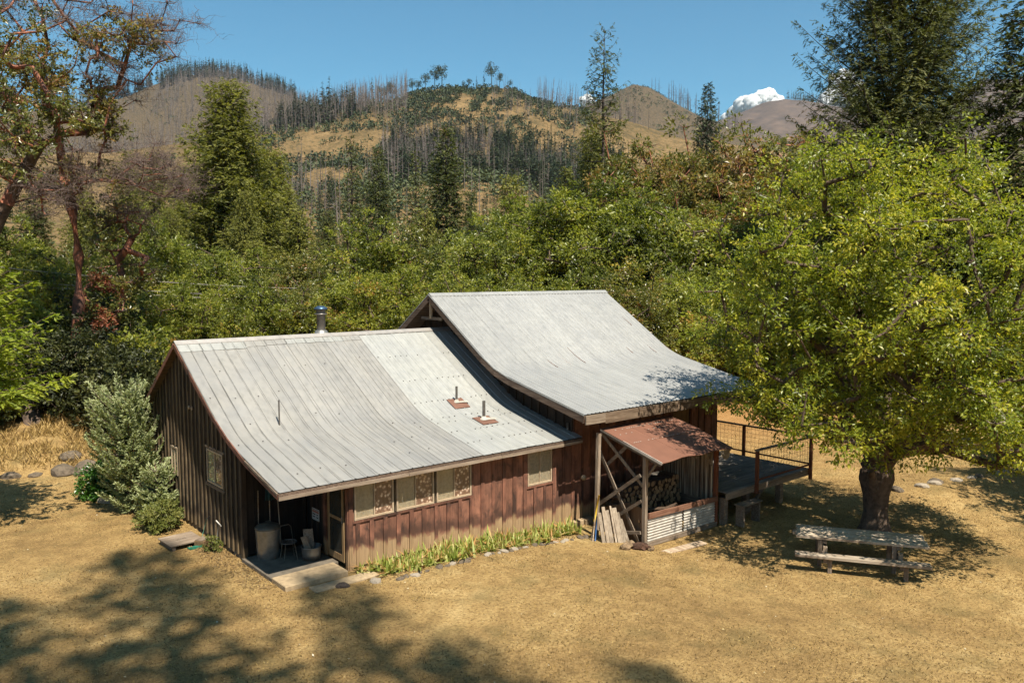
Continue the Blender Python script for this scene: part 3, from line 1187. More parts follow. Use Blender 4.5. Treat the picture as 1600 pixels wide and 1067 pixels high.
coarse = lambda P, k: [P[0]] + [P[j] for j in range(1, len(P) - 1, k)] + [P[-1]]
pA = [(-.40, 2.26), (1.35, 2.67), (2.45, 3.05), (3.4, 3.49), (6.12, 5.09), (9.0, 3.15)]
rake(-1.905, pA, .03, .12, .085, M['redbatten'], roofA)
rake(-1.90, [pA[0], pA[1]], .05, .05, .035, M['greyy'], roofA, 'rake_edging')
pB = [(-1.30, 3.12), (1.90, 3.84), (2.60, 4.07), (3.25, 4.42), (6.12, 6.28), (10.1, 3.63)]
rake(6.515, pB, .04, .20, .135, M['fasciay'], roofB)
rake(6.50, pB, .02, .03, .02, M['roofB'], roofB, 'rake_flashing')
rake(15.235, pB, .04, .20, .135, M['fasciay'], roofB)
for a, b in ((-1.90, 1.4), (1.41, 4.3), (4.31, 7.33)):
    MB().box(a, b, -.428, -.395, 2.160, 2.236).build('eave_board', M['fasciay'], roofA)
    MB().box(a, b, -.445, -.430, 2.095, 2.175).build('eave_trim', M['greyx'], roofA)
MB().box(6.53, 7.30, -1.36, -1.32, 2.84, 3.085).build('fascia_board', M['greyx'], roofB)
MB().box(7.31, 11.6, -1.352, -1.315, 2.80, 3.085).build('fascia_board', M['fascia'], roofB)
MB().box(11.61, 15.22, -1.352, -1.315, 2.80, 3.085).build('fascia_board', M['fascia'], roofB)
# rafters
for k in range(8):
    xx = 7.1 + k * 1.1
    MB().beam((xx, -1.25, 2.98), (xx, 1.8, 3.67), .05, .12).build('rafter', M['greyy'], roofB)
for k in range(14):
    xx = -1.7 + k * .68
    MB().beam((xx, -.36, 2.14), (xx, 2.1, 2.71), .05, .09).build('rafter', M['greyy'], roofA)
# lookout blocks on the wall between the roofs
for k in range(7):
    yy = -.6 + k * .62
    z = roof_z(PBs, yy) - .28
    MB().box(6.60, 7.33, yy, yy + .06, z, z + .09).build('lookout', M['greyx'], roofB)
# gable tie and finial at the tall gable
MB().beam((6.62, 5.5, 5.45), (6.62, 6.7, 5.45), .05, .10).build('gable_tie', M['greyy'], roofB)
MB().beam((6.60, 6.12, 5.45), (6.60, 6.12, 6.1), .06, .08, up=(1, 0, 0)).build('king_post', M['frame'], roofB)
MB().beam((6.64, 2.9, 4.0), (6.64, 5.9, 5.95), .05, .06).build('barge_strip', plain('bare_orange_timber', (.34, .15, .07), .8), roofB)


# --- board and batten walls
def wall(name, fn, u0, u1, z0, topf, boardm, battm, openings=(), pitch=.375, bw=.30, ph=0.0, out=1.0, seed=0, label=None, z0f=None, bb=.075):
    """fn(u, d, z) -> world point, d = distance outwards. The sheathing is the wall's own mesh, boards and battens are its pieces"""
    rr = random.Random(seed)
    zb = z0f or (lambda u: z0)

    def prism(ua, ub, d0, d1, za0, za1, zt0, zt1):
        p = [fn(ua, d0, za0), fn(ub, d0, za1), fn(ub, d1, za1), fn(ua, d1, za0), fn(ua, d0, zt0), fn(ub, d0, zt1), fn(ub, d1, zt1), fn(ua, d1, zt0)]
        return p, [(0, 1, 2, 3), (7, 6, 5, 4), (0, 4, 5, 1), (1, 5, 6, 2), (2, 6, 7, 3), (3, 7, 4, 0)]

    # sheathing
    cuts = sorted({u0, u1, *[o[0] for o in openings], *[o[1] for o in openings], *[u0 + (u1 - u0) * k / 12 for k in range(1, 12)]})
    cuts = [c for c in cuts if u0 - 1e-6 <= c <= u1 + 1e-6]
    mb = MB()
    for a, b in zip(cuts[:-1], cuts[1:]):
        if b - a < 1e-4: continue
        c = (a + b) / 2
        op = [o for o in openings if o[0] - 1e-6 < c < o[1] + 1e-6]
        if op:
            o = op[0]
            if o[2] > zb(c) + .02: mb.add(*prism(a, b, -.09, 0, zb(a), zb(b), o[2], o[2]))
            mb.add(*prism(a, b, -.09, 0, o[3], o[3], topf(a), topf(b)))
        else:
            mb.add(*prism(a, b, -.09, 0, zb(a), zb(b), topf(a), topf(b)))
    w = mb.build(name, M['dark_in'], cabin)
    if label: w['label'] = label
    k = 0
    u = u0 - ph
    while u < u1 - .01:
        a, b = max(u, u0), min(u + pitch, u1)
        for kind in ('board', 'batten'):
            if kind == 'board':
                ua, ub, d0, d1, mt = a + .006, b - .006, .002, .022 + rr.uniform(-.003, .004), boardm
            else:
                wb = bb * rr.uniform(.85, 1.2)
                ua, ub, d0, d1, mt = a - wb / 2, a + wb / 2, .026, .046 + rr.uniform(0, .012), battm
                if ua < u0 - .03: ua = u0 - .02
            if ub - ua < .015: continue
            c = (ua + ub) / 2
            segs = []
            cu = sorted({ua, ub, *[q for o in openings for q in (o[0], o[1]) if ua < q < ub]})
            for s0_, s1_ in zip(cu[:-1], cu[1:]):
                if s1_ - s0_ < .02: continue
                cc = (s0_ + s1_) / 2
                op = [o for o in openings if o[0] <= cc <= o[1]]
                if op:
                    o = op[0]
                    if o[2] - .03 > zb(cc) + .05: segs.append((s0_, s1_, zb(s0_), zb(s1_), o[2] - .03, o[2] - .03))
                    if topf(cc) - .03 > o[3] + .05: segs.append((s0_, s1_, o[3] + .02, o[3] + .02, topf(s0_), topf(s1_)))
                else:
                    segs.append((s0_, s1_, zb(s0_), zb(s1_), topf(s0_), topf(s1_)))
            for (s0_, s1_, a0, a1, t0, t1) in segs:
                dz = rr.uniform(-.015, .02) if a0 == zb(s0_) else 0
                q = MB()
                q.add(*prism(s0_, s1_, d0, d1, a0 + dz, a1 + dz, t0 - .004, t1 - .004))
                q.build(kind, mt, w)
        u += pitch
        k += 1
    return w


WZ = (1.15, 2.06)
open_front = [(.12, 3.60, 1.15, 2.06), (5.57, 6.49, 1.03, 2.01)]
gfz = lambda x: -.45 * float(sstep(1.5, 8.5, np.array(x))) - .02
front = wall('front_wall', lambda u, d, z: (u, -d, z), 0.0, 7.36, -.05, lambda u: 2.17, M['red'], M['redbatten'], open_front, ph=.16, bb=.11,
             z0f=lambda u: gfz(u) + .05, label='red front wall with faded dusty feet', seed=3)
fB = wall('porch_front_wall', lambda u, d, z: (u, -d, z), 7.36, 14.4, -.4, lambda u: 3.18, M['red'], M['redbatten'],
          [(12.0, 12.9, .6, 2.55)], z0f=lambda u: -.42, seed=5, label='shaded front wall under the tall roof')
MB().box(12.0, 12.9, .02, .07, .6, 2.55).build('porch_door', M['door'], cabin)
topA = lambda y: roof_z(PAs, y) - .075
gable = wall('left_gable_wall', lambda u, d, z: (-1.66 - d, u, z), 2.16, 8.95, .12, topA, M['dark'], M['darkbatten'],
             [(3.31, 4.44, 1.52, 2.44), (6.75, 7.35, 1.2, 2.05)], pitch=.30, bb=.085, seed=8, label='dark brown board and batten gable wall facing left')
topB = lambda y: roof_z(PBs, y) - .075
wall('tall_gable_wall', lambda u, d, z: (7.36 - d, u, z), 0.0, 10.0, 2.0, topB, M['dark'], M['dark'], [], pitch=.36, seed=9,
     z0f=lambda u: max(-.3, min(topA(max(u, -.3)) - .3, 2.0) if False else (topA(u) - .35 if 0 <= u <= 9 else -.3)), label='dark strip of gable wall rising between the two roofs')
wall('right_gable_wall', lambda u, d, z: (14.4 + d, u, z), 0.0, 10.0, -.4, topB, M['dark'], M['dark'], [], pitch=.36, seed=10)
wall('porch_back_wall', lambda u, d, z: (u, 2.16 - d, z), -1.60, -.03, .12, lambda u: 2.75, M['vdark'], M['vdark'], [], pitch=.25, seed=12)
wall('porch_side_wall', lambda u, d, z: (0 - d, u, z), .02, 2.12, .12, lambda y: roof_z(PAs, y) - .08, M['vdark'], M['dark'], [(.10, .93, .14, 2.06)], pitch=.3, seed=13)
for nm, x0, x1, y, z in (('rear_wall', -1.66, 7.36, 8.95, 3.1), ('rear_wall', 7.36, 14.4, 10.0, 3.6)):
    MB().box(x0, x1, y, y + .06, -.4, z).build(nm, M['dark'], cabin)
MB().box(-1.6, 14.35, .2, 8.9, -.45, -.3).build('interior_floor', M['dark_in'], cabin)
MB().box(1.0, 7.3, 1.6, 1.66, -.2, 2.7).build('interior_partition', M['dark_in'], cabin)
# corner boards
MB().box(-.035, .07, -.075, -.048, -.02, 2.15).build('corner_board', M['redbatten'], cabin)
MB().box(-.062, -.036, -.05, .055, -.02, 2.15).build('corner_board', M['redbatten'], cabin)
MB().box(-1.72, -1.60, 2.085, 2.155, .05, 2.62).build('corner_post', M['dark'], cabin)
# foundation
fo = MB().box(-1.675, -1.58, 2.2, 8.9, -.3, .125).build('foundation', M['concdark'], cabin)
for yy in (2.7, 4.9, 6.6):
    MB().box(-1.70, -1.677, yy, yy + .35, -.05, .10).build('foundation_vent', M['dark_in'], fo)
for k in range(2):
    MB().box(7.2 + k * .42, 7.58 + k * .42, -.28 - .05 * k, -.08, -.52, -.26).build('foundation_block', M['concrete'], cabin, .01)
# water table strip along the front foot
# --- windows
def window(parent, fn, u0, u1, z0, z1, panes, label=None, fr=.045, mats=('blind', 'lace'), depth=.035):
    """frame as the window's mesh; panes, mullion, curtains below it"""
    def bx(mb, ua, ub, d0, d1, za, zb_):
        p = [fn(a, d, z) for z in (za, zb_) for d in (d0, d1) for a in (ua, ub)]
        mb.add(p, [(0, 1, 3, 2), (4, 6, 7, 5), (0, 4, 5, 1), (2, 3, 7, 6), (0, 2, 6, 4), (1, 5, 7, 3)])
        return mb
    mb = MB()
    bx(mb, u0, u0 + fr, -.05, .05, z0, z1)
    bx(mb, u1 - fr, u1, -.05, .05, z0, z1)
    bx(mb, u0 + fr, u1 - fr, -.05, .05, z0, z0 + fr)
    bx(mb, u0 + fr, u1 - fr, -.05, .05, z1 - fr, z1)
    w = mb.build('window', M['frame'], parent)
    if label: w['label'] = label
    m = (u0 + u1) / 2
    bx(MB(), m - .014, m + .014, .006, .045, z0 + fr, z1 - fr).build('sash_bar', M['frame'], w)
    for (a, b, mt) in ((u0 + fr, m - .014, mats[0]), (m + .014, u1 - fr, mats[1])):
        bx(MB(), a, b, .026, .029, z0 + fr, z1 - fr).build('pane', M['glass'], w)
        n = 14
        V, F = [], []
        for i in range(n + 1):
            u = a + (b - a) * i / n
            d = .012 - .006 * math.sin(i * 2.1 + a * 9) * (1 if mt == 'lace' else .3)
            V += [fn(u, d, z0 + .02), fn(u, d, z1 - .02)]
        for i in range(n): F.append((2 * i, 2 * i + 2, 2 * i + 3, 2 * i + 1))
        MB().add(V, F).build('curtain', M[mt], w)
    return w


ff = lambda u, d, z: (u, -d, z)
fl = lambda u, d, z: (-1.66 - d, u, z)
window(cabin, ff, .13, 1.21, 1.16, 2.06, 2, 'leftmost of the three wide front windows with lace at its right half')
window(cabin, ff, 1.29, 2.40, 1.16, 2.06, 2, 'middle of the three wide front windows')
window(cabin, ff, 2.48, 3.59, 1.16, 2.06, 2, 'rightmost of the three wide front windows')
window(cabin, ff, 5.57, 6.49, 1.04, 2.01, 2, 'single small front window nearer the woodshed', mats=('blind', 'blind'))
window(cabin, fl, 3.33, 4.42, 1.54, 2.42, 2, 'window in the left gable wall', mats=('lace', 'blind'))
window(cabin, fl, 6.77, 7.33, 1.22, 2.03, 2, 'narrow gable window behind the juniper', mats=('blind', 'blind'))
MB().box(.06, 3.66, -.055, -.024, 1.095, 1.148).build('window_sill', M['redbatten'], cabin)
MB().box(5.50, 6.56, -.055, -.024, .975, 1.028).build('window_sill', M['redbatten'], cabin)
MB().box(5.49, 5.56, -.055, -.024, 1.03, 2.05).build('window_trim', M['redbatten'], cabin)
MB().box(-1.715, -1.685, 3.22, 4.52, 1.44, 1.52).build('window_sill', M['greyy'], cabin)
MB().box(-1.71, -1.685, 3.22, 4.52, 2.44, 2.50).build('window_trim', M['greyy'], cabin)
MB().box(-1.71, -1.685, 3.22, 3.30, 1.53, 2.43).build('window_trim', M['darkbatten'], cabin)
for yy in (5.6, 5.38):
    v = MB().lathe([(.0, .0), (.05, .0), (.05, .03), (0, .03)], 8).build('round_vent', M['frame'], cabin)
    v.matrix_local = Matrix.Translation((-1.71, yy, 3.34)) @ Matrix.Rotation(-math.pi / 2, 4, 'Y')
v = MB().lathe([(.0, .0), (.07, .0), (.08, .10), (0, .10)], 10).build('wall_vent_hood', M['frame'], cabin)
v.matrix_local = Matrix.Translation((7.72, -.05, .95)) @ Matrix.Rotation(math.pi / 2, 4, 'X')

# --- screen door with timber frame
door = MB()
y0, y1, z0, z1 = .12, .91, .15, 2.04
for a in ((y0, y0 + .09, z0, z1), (y1 - .09, y1, z0, z1), (y0 + .09, y1 - .09, z0, z0 + .16), (y0 + .09, y1 - .09, z1 - .09, z1), (y0 + .09, y1 - .09, 1.12, 1.19)):
    door.box(-.075, -.045, a[0], a[1], a[2], a[3])
door = door.build('screen_door', M['door'], cabin)
MB().box(-.062, -.058, y0 + .08, y1 - .08, z0 + .15, 1.13).build('screen_panel', M['screen'], door)
MB().box(-.062, -.058, y0 + .08, y1 - .08, 1.18, z1 - .08).build('screen_panel', M['screen'], door)
MB().box(-.105, -.078, y0 + .02, y0 + .05, 1.10, 1.24).build('door_handle', M['galv'], door)
MB().box(-.11, -.045, .95, 1.07, .13, 2.3).build('door_post', M['redbatten'], cabin)
# --- porch slab and steps
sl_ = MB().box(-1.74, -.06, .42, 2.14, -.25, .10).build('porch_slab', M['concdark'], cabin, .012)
MB().box(-1.74, -.20, -.31, .416, -.12, .125).build('porch_step', M['concrete'], cabin, .015)
MB().box(-1.25, .35, -.78, -.42, -.12, .035).build('lower_step', M['concrete'], cabin, .015)

# --- pipes through the roofs
def vent_pipe(x, y, h, r, label, flash=None):
    z = roof_z(PAs, y)
    p = MB().tube([(x, y, z - .1), (x, y, z + h)], r, 10, cap=False).tube([(x, y, z - .1), (x, y, z + h - .01)], r * .7, 8).build('vent_pipe', M['pipe'], cabin)
    p['label'] = label
    if flash:
        mb = MB()
        (a, b, c, d) = flash
        s0, s1 = roof_z(PAs, y + c), roof_z(PAs, y + d)
        mb.add([(x + a, y + c, s0 + .027), (x + b, y + c, s0 + .027), (x + b, y + d, s1 + .027), (x + a, y + d, s1 + .027)], [(0, 1, 2, 3)])
        mb.build('flashing', M['rust'], p)
        mb = MB().lathe([(0, .10), (r * 1.3, .09), (r * 2.2, .03), (r * 3, 0)], 10, (x, y, z + .02))
        if x > 5.15: mb.add([(x - .02, y - .08, z + .02), (x + .36, y - .14, z + .012), (x + .38, y - .02, z + .035), (x, y + .12, z + .065)], [(0, 1, 2, 3)])
        mb.build('sealant', M['caulk'], p)


vent_pipe(-.43, 2.74, .64, .02, 'thin vent pipe on the left part of the roof')
vent_pipe(5.16, 2.72, .50, .035, 'left of the two vent pipes set in rusty flashing', (-.26, .30, -.30, .16))
vent_pipe(5.30, 1.58, .56, .045, 'right vent pipe with whitish sealant poured round its foot', (-.28, .30, -.34, .20))
MB().tube([(7.27, .12, 2.3), (7.27, .12, 2.62)], .03, 8).build('wall_pipe', M['pipe'], cabin)
st = MB().tube([(2.62, 6.35, 4.9), (2.62, 6.35, 5.72)], .135, 16).build('stovepipe', M['pipe'], cabin)
MB().lathe([(.24, -.12), (.19, .04), (.142, .08)], 16, (2.62, 6.35, 5.14)).build('pipe_collar', M['galv'], st)
MB().lathe([(.14, 0), (.19, .01), (.19, .05), (.14, .06), (.14, .13), (.18, .14), (.18, .17)], 16, (2.62, 6.35, 5.68)).build('pipe_crown', M['pipe'], st)
MB().lathe([(.0, .11), (.10, .10), (.205, .04), (.215, 0), (.0, 0)], 16, (2.62, 6.35, 5.86)).build('pipe_cap', M['blue'], st)

# ================================================================== things in the porch
def lofty(name, parent, M_, n=0): pass


t = empty('trash_can', (-1.22, 1.78, .10), 'dented galvanised trash can in the dark porch corner', 'trash can')
mb = MB()
prof = []
n = 40
V, F = [], []
for i, (r, z) in enumerate([(.235, 0), (.245, .04), (.25, .06), (.27, .40), (.285, .70), (.295, .72), (.285, .74)]):
    for k in range(n):
        rr_ = r + (.006 if k % 2 and 1 < i < 5 else 0)
        V.append((rr_ * math.cos(2 * math.pi * k / n), rr_ * math.sin(2 * math.pi * k / n), z))
for i in range(6):
    for k in range(n): F.append((i * n + k, i * n + (k + 1) % n, (i + 1) * n + (k + 1) % n, (i + 1) * n + k))
mb.add(V, F, True).build('can_body', M['galv'], t)
MB().lathe([(.0, .86), (.10, .85), (.26, .80), (.305, .76), (.305, .73)], 24).build('can_lid', M['galvd'], t)
MB().tube([(-.07, 0, .86), (-.05, 0, .90), (.05, 0, .90), (.07, 0, .86)], .008, 6).build('lid_handle', M['galvd'], t)

t = empty('wire_stool', (-.88, 1.36, .10), 'thin wire porch chair between the trash can and the tub', 'chair')
mb = MB()
ring = [(.19 * math.cos(a), .19 * math.sin(a), .42) for a in np.linspace(0, 2 * math.pi, 17)]
mb.tube(ring, .010, 6, False)
for k in range(-3, 4): mb.tube([(-math.sqrt(.19 ** 2 - (k * .055) ** 2), k * .055, .42), (math.sqrt(.19 ** 2 - (k * .055) ** 2), k * .055, .42)], .005, 4)
mb.build('seat', M['pipe'], t)
for a in (.6, 2.2, 3.8, 5.3):
    MB().tube([(.15 * math.cos(a), .15 * math.sin(a), .42), (.24 * math.cos(a), .24 * math.sin(a), 0)], .011, 6).build('leg', M['galvd'], t)
MB().tube([(-.16, .12, .42), (-.15, .18, .72), (-.10, .2, .78), (.10, .2, .78), (.15, .18, .72), (.16, .12, .42)], .010, 6).build('backrest', M['galvd'], t)

t = empty('washtub', (-.46, 1.02, .10), 'round galvanised tub holding scrap boards beside the screen door', 'tub')
MB().lathe([(.0, .01), (.19, .01), (.20, .0), (.225, .15), (.235, .30), (.248, .31), (.243, .32), (.225, .31), (.20, .03), (0, .03)], 24).build('tub_body', M['galv'], t)
tag(MB().beam((-.44, 1.10, .16), (-.48, 1.16, .80), .24, .02, up=(1, 1, 0)).build('scrap_board', M['greyx']), 'pale scrap board standing in the tub at the back', 'board')
tag(MB().beam((-.50, .98, .16), (-.62, 1.1, .66), .15, .02, up=(1, 1, 0)).build('scrap_board', M['table']), 'short scrap board leaning left in the tub', 'board')
# the notice on the side wall by the door
t = empty('notice', (-.055, 1.57, .98), 'small white notice with a red band on the wall beside the screen door', 'sign')
MB().box(-.006, 0, -.19, .19, -.145, .145).build('sheet', M['white'], t)
MB().box(-.008, -.0065, -.17, .17, .045, .095).build('red_band', M['redpaint'], t)
mb = MB()
for (a, b, z, h) in ((-.17, .17, .118, .012), (.02, .15, .0, .028), (-.13, -.05, .0, .028), (.03, .14, -.065, .028), (-.14, -.04, -.065, .028), (-.01, .0, .0, .02)):
    mb.box(-.008, -.0065, a, b, z - h / 2, z + h / 2)
mb.build('print', M['blk'], t)
# long handled tools against the back wall
def broom(name, label, cat, x, lean, mt, head, h=1.35):
    t = empty(name, (x, 2.0, .10), label, cat)
    MB().tube([(0, 0, 0.0), (lean, .09, h)], .013, 6).build('handle', mt, t)
    if head:
        mb = MB()
        for k in range(26):
            a = rnd.uniform(0, 6.28)
            r = rnd.uniform(.02, .10)
            mb.tube([(lean, .06, h), (lean + r * math.cos(a), .06 - abs(r * math.sin(a)), h - .12), (lean + r * 1.3 * math.cos(a), .05 - abs(r * math.sin(a)), h - .42)], .008, 4)
        mb.build('mop_head', head, t)
    return t


broom('broom', 'pale broom handle leaning behind the trash can', 'broom', -1.36, .05, M['table'], None, 1.6)
broom('mop', 'green stringed mop hung head up on the porch wall', 'mop', -1.05, .02, M['table'], plain('teal_mop_strings', (.05, .13, .10), .9), 1.75)
broom('rake_handle', 'bare wooden handle right of the green mop', 'tool', -.78, -.04, M['frame'], None, 1.45)

# ================================================================== beside the left wall
t = empty('hatch_cover', (-2.42, 4.42, gz(-2.42, 4.42)), 'grey board hatch with a slot lying beside the left wall', 'hatch', rz=.05)
for k in range(3):
    a = -.45 + k * .30
    if k == 1:
        MB().box(-.43, -.12, a, a + .29, .12, .145).box(.12, .43, a, a + .29, .12, .145).box(-.12, .12, a, a + .10, .12, .145).box(-.12, .12, a + .17, a + .29, .12, .145).build('plank', M['greyx'], t)
    else:
        MB().box(-.43, .43, a, a + .29, .12, .145).build('plank', M['greyx'], t)
for xx in (-.38, .30): MB().box(xx, xx + .08, -.42, .42, .0, .118).build('batten', M['greyy'], t)
t = empty('wooden_box', (-1.98, 4.0, gz(-1.98, 4.0)), 'small brown timber box between the hatch and the wall', 'box', rz=.6)
MB().box(-.22, .22, -.14, .14, 0, .16).build('box_body', wood('box_timber', (.08, .045, .02), (.20, .12, .06), (.30, .2, .1), 0), t, .008)
MB().box(-.21, .10, -.10, .12, .164, .18).build('lid_board', M['greyx'], t)
t = empty('green_tray', (-2.22, 3.86, gz(-2.22, 3.86)), 'flat green plastic tray poking out below the hatch', 'tray', rz=.1)
MB().box(-.20, .20, -.06, .10, .01, .035).build('tray_base', M['green'], t, .005)
MB().box(-.20, .20, -.075, -.062, .01, .06).build('tray_rim', M['green'], t)
t = empty('pull_handle', (-1.90, 3.42, gz(-1.9, 3.42)), 'pale T handled tool leaning on the left wall', 'tool')
MB().tube([(0, 0, 0), (.13, .1, .62)], .014, 6).build('shaft', M['galv'], t)
MB().tube([(.13, -.06, .60), (.13, .26, .66)], .016, 6).build('grip', M['white'], t)
t = empty('garden_stake', (-1.95, 4.35, gz(-1.95, 4.35)), 'thin green rod with a dark hook leaning on the left wall', 'stake')
MB().tube([(0, 0, 0), (.16, -.06, .58)], .010, 6).build('rod', plain('faded_green_rod', (.12, .26, .18), .6), t)
MB().tube([(.16, -.06, .58), (.18, -.16, .66), (.18, -.30, .68)], .010, 6).build('hook', M['blk'], t)

# ================================================================== the woodshed
shed = empty('woodshed', (7.5, -2.6, -.45), 'open lean-to woodshed with a red brown sheet roof and corrugated apron', 'woodshed')
SO = Matrix.Translation((-7.5, 2.6, .45))


def sh(mb, name, mat, parent=shed, **k):
    mb.v = [tuple(SO @ Vector(p)) for p in mb.v]
    return mb.build(name, mat, parent, **k)


sh(MB().box(7.46, 7.57, -2.68, -2.58, -.46, 2.08), 'post', M['grey'])
sh(MB().box(10.56, 10.67, -2.76, -2.66, -.46, 1.98), 'post', M['redrail'])
sh(MB().beam((7.30, -1.10, 2.50), (7.05, -1.28, -.44), .10, .10, up=(0, 1, 0)), 'post', M['grey'])
sh(MB().beam((10.5, -.95, -.45), (10.5, -.95, 2.45), .10, .10, up=(0, 1, 0)), 'post', M['grey'])
sh(MB().beam((7.46, -.98, 1.95), (7.50, -2.46, -.40), .03, .10, up=(0, 1, 1)), 'brace', M['grey'])
sh(MB().beam((7.57, -1.0, 2.40), (7.57, -2.50, 1.20), .03, .09, up=(0, 1, 1)), 'brace', M['grey'])
sh(MB().beam((7.42, -.98, .38), (7.44, -2.52, 1.53), .03, .10, up=(0, -1, 1)), 'brace', M['greyy'])
sh(MB().beam((7.60, -1.10, 1.50), (7.60, -1.98, 2.28), .03, .09, up=(0, -1, 1)), 'brace', M['greyy'])
sh(MB().beam((7.45, -1.75, .26), (7.46, -2.55, .82), .03, .09, up=(0, -1, 1)), 'brace', M['greyy'])
sh(MB().beam((7.44, -1.7, -.25), (7.44, -2.55, -.05), .04, .09), 'brace', M['greyy'])
sh(MB().beam((10.55, -2.6, 1.35), (9.95, -2.68, 1.93), .04, .08), 'brace', M['greyx'])
sh(MB().beam((7.55, -2.63, 1.45), (8.1, -2.66, 1.93), .04, .08), 'brace', M['greyx'])
pl = MB()
pl.add([(7.62, -1.05, -.44), (7.62, -2.50, -.44), (7.62, -2.52, .55), (7.62, -1.95, .62), (7.62, -1.05, .30),
        (7.64, -1.05, -.44), (7.64, -2.50, -.44), (7.64, -2.52, .55), (7.64, -1.95, .62), (7.64, -1.05, .30)],
       [(4, 3, 2, 1, 0), (5, 6, 7, 8, 9), (0, 1, 6, 5), (1, 2, 7, 6), (2, 3, 8, 7), (3, 4, 9, 8), (4, 0, 5, 9)])
sh(pl, 'side_sheet', wood('brown_plywood', (.10, .055, .03), (.21, .125, .07), (.30, .19, .11), 2, 12))
# roof: six sheets on two rafters and a purlin
sr = lambda y: 2.60 + (y + 1.08) * (.60 / 2.19)
for k in range(3):
    xb0, xb1 = 7.36 + k * 1.03, 7.36 + (k + 1) * 1.03 + .02
    xf0, xf1 = 7.44 + k * 1.09, 7.44 + (k + 1) * 1.09 + .02
    for j, (ya, yb) in enumerate(((-1.08, -2.16), (-2.13, -3.27))):
        fa, fb = (-1.08 - ya) / -2.19 * -1, (-1.08 - yb) / 2.19
        fa = (-1.08 - ya) / 2.19
        q = []
        for f_, y_ in ((fa, ya), (fb, yb)):
            for s in range(5):
                u = s / 4
                xx = (xb0 * (1 - u) + xb1 * u) * (1 - f_) + (xf0 * (1 - u) + xf1 * u) * f_
                sag = .025 * math.sin(xx * 3.1 + j) * f_ - (.10 * max(0, xx - 9.6) * f_ ** 3 if j else 0)
                q.append((xx, y_ - .03 * math.sin(xx * 5) * (j and f_ > .9), sr(y_) + .012 * (2 - j) * .8 + .004 * k + sag))
        V = q + [(a, b, c - .015) for a, b, c in q]
        F = [(i, i + 1, i + 6, i + 5) for i in range(4)] + [(10 + i + 5, 10 + i + 6, 10 + i + 1, 10 + i) for i in range(4)] + [(i + 1, i, 10 + i, 11 + i) for i in range(4)] + [(5 + i, 6 + i, 16 + i, 15 + i) for i in range(4)] + [(0, 5, 15, 10), (9, 4, 14, 19)]
        sh(MB().add(V, F), 'roof_sheet', M['rustroof'])
mb = MB()
for yy, nn in ((-1.35, 30), (-2.14, 34), (-1.62, 12)):
    for k in range(nn):
        xx = 7.6 + k * (2.9 / nn)
        if rnd.random() < .25: continue
        mb.box(xx, xx + .045, yy - .008, yy + .008, sr(yy) + .026, sr(yy) + .034)
o = sh(mb, 'roof_nails', M['white'])
o['kind'] = 'stuff'
sh(MB().beam((7.40, -1.08, 2.575), (7.42, -3.27, 1.975), .02, .07), 'roof_edging', M['galvw'])
sh(MB().beam((7.45, -1.10, 2.50), (7.47, -3.20, 1.925), .05, .09), 'rafter', M['greyy'])
sh(MB().beam((10.55, -1.10, 2.50), (10.6, -3.20, 1.90), .05, .09), 'rafter', M['greyy'])
sh(MB().beam((9.0, -1.10, 2.50), (9.0, -3.20, 1.92), .05, .09), 'rafter', M['greyy'])
sh(MB().beam((7.45, -2.63, 2.02), (10.65, -2.71, 1.99), .05, .10), 'purlin', M['greyx'])
sh(MB().beam((7.35, -1.12, 2.46), (10.5, -1.0, 2.46), .05, .10), 'purlin', M['greyx'])
# torn flap hanging at the right front
fl_ = MB()
fl_.add([(9.95, -3.28, 1.97), (10.45, -3.28, 1.95), (10.40, -3.31, 1.74), (10.22, -3.32, 1.66), (10.0, -3.31, 1.80)], [(0, 1, 2, 3, 4)])
sh(fl_, 'torn_flap', plain('torn_roofing_felt', (.26, .21, .15), .9))
# horizontally corrugated apron
def corrug(u0, u1, z0, z1, pitch, amp, horizontal, fn, n=6):
    V, F = [], []
    L_ = (z1 - z0) if horizontal else (u1 - u0)
    k = int(L_ / pitch * n)
    for i in range(k + 1):
        s = L_ * i / k
        d = amp * math.sin(2 * math.pi * s / pitch)
        if horizontal: V += [fn(u0, d, z0 + s), fn(u1, d, z0 + s)]
        else: V += [fn(u0 + s, d, z0), fn(u0 + s, d, z1)]
    for i in range(k): F.append((2 * i, 2 * i + 1, 2 * i + 3, 2 * i + 2))
    return MB().add(V, F, True)


for k in range(2):
    a, b = 7.56 + k * 1.55, 7.56 + (k + 1) * 1.55 - .06
    sh(corrug(a, b, -.30, .33, .078, .013, True, lambda u, d, z, k=k: (u, -2.70 - d - .006 * k - .02 * (u - 7.56) / 3.1, z - .035 * (u - 7.56) / 3.1)), 'corrugated_sheet', M['galvw'])
sh(MB().beam((7.57, -2.72, .42), (10.62, -2.76, .36), .05, .15), 'top_rail', wood('rusty_rail', (.08, .03, .02), (.24, .11, .065), (.36, .2, .13), 0))
sh(MB().beam((7.50, -2.72, -.36), (10.62, -2.76, -.40), .05, .12), 'bottom_rail', M['greyx'])
def rightwallmat():
    t = NT('streaked_rusty_corrugated')
    v = t.coords('Object', (12, 26, .6))
    n = t.noise(v, 1, 4)
    c = t.ramp(n, [(.38, (.05, .035, .025)), (.5, (.20, .15, .10)), (.62, (.42, .36, .27))])
    return t.fin(t.pbsdf(c, .7))


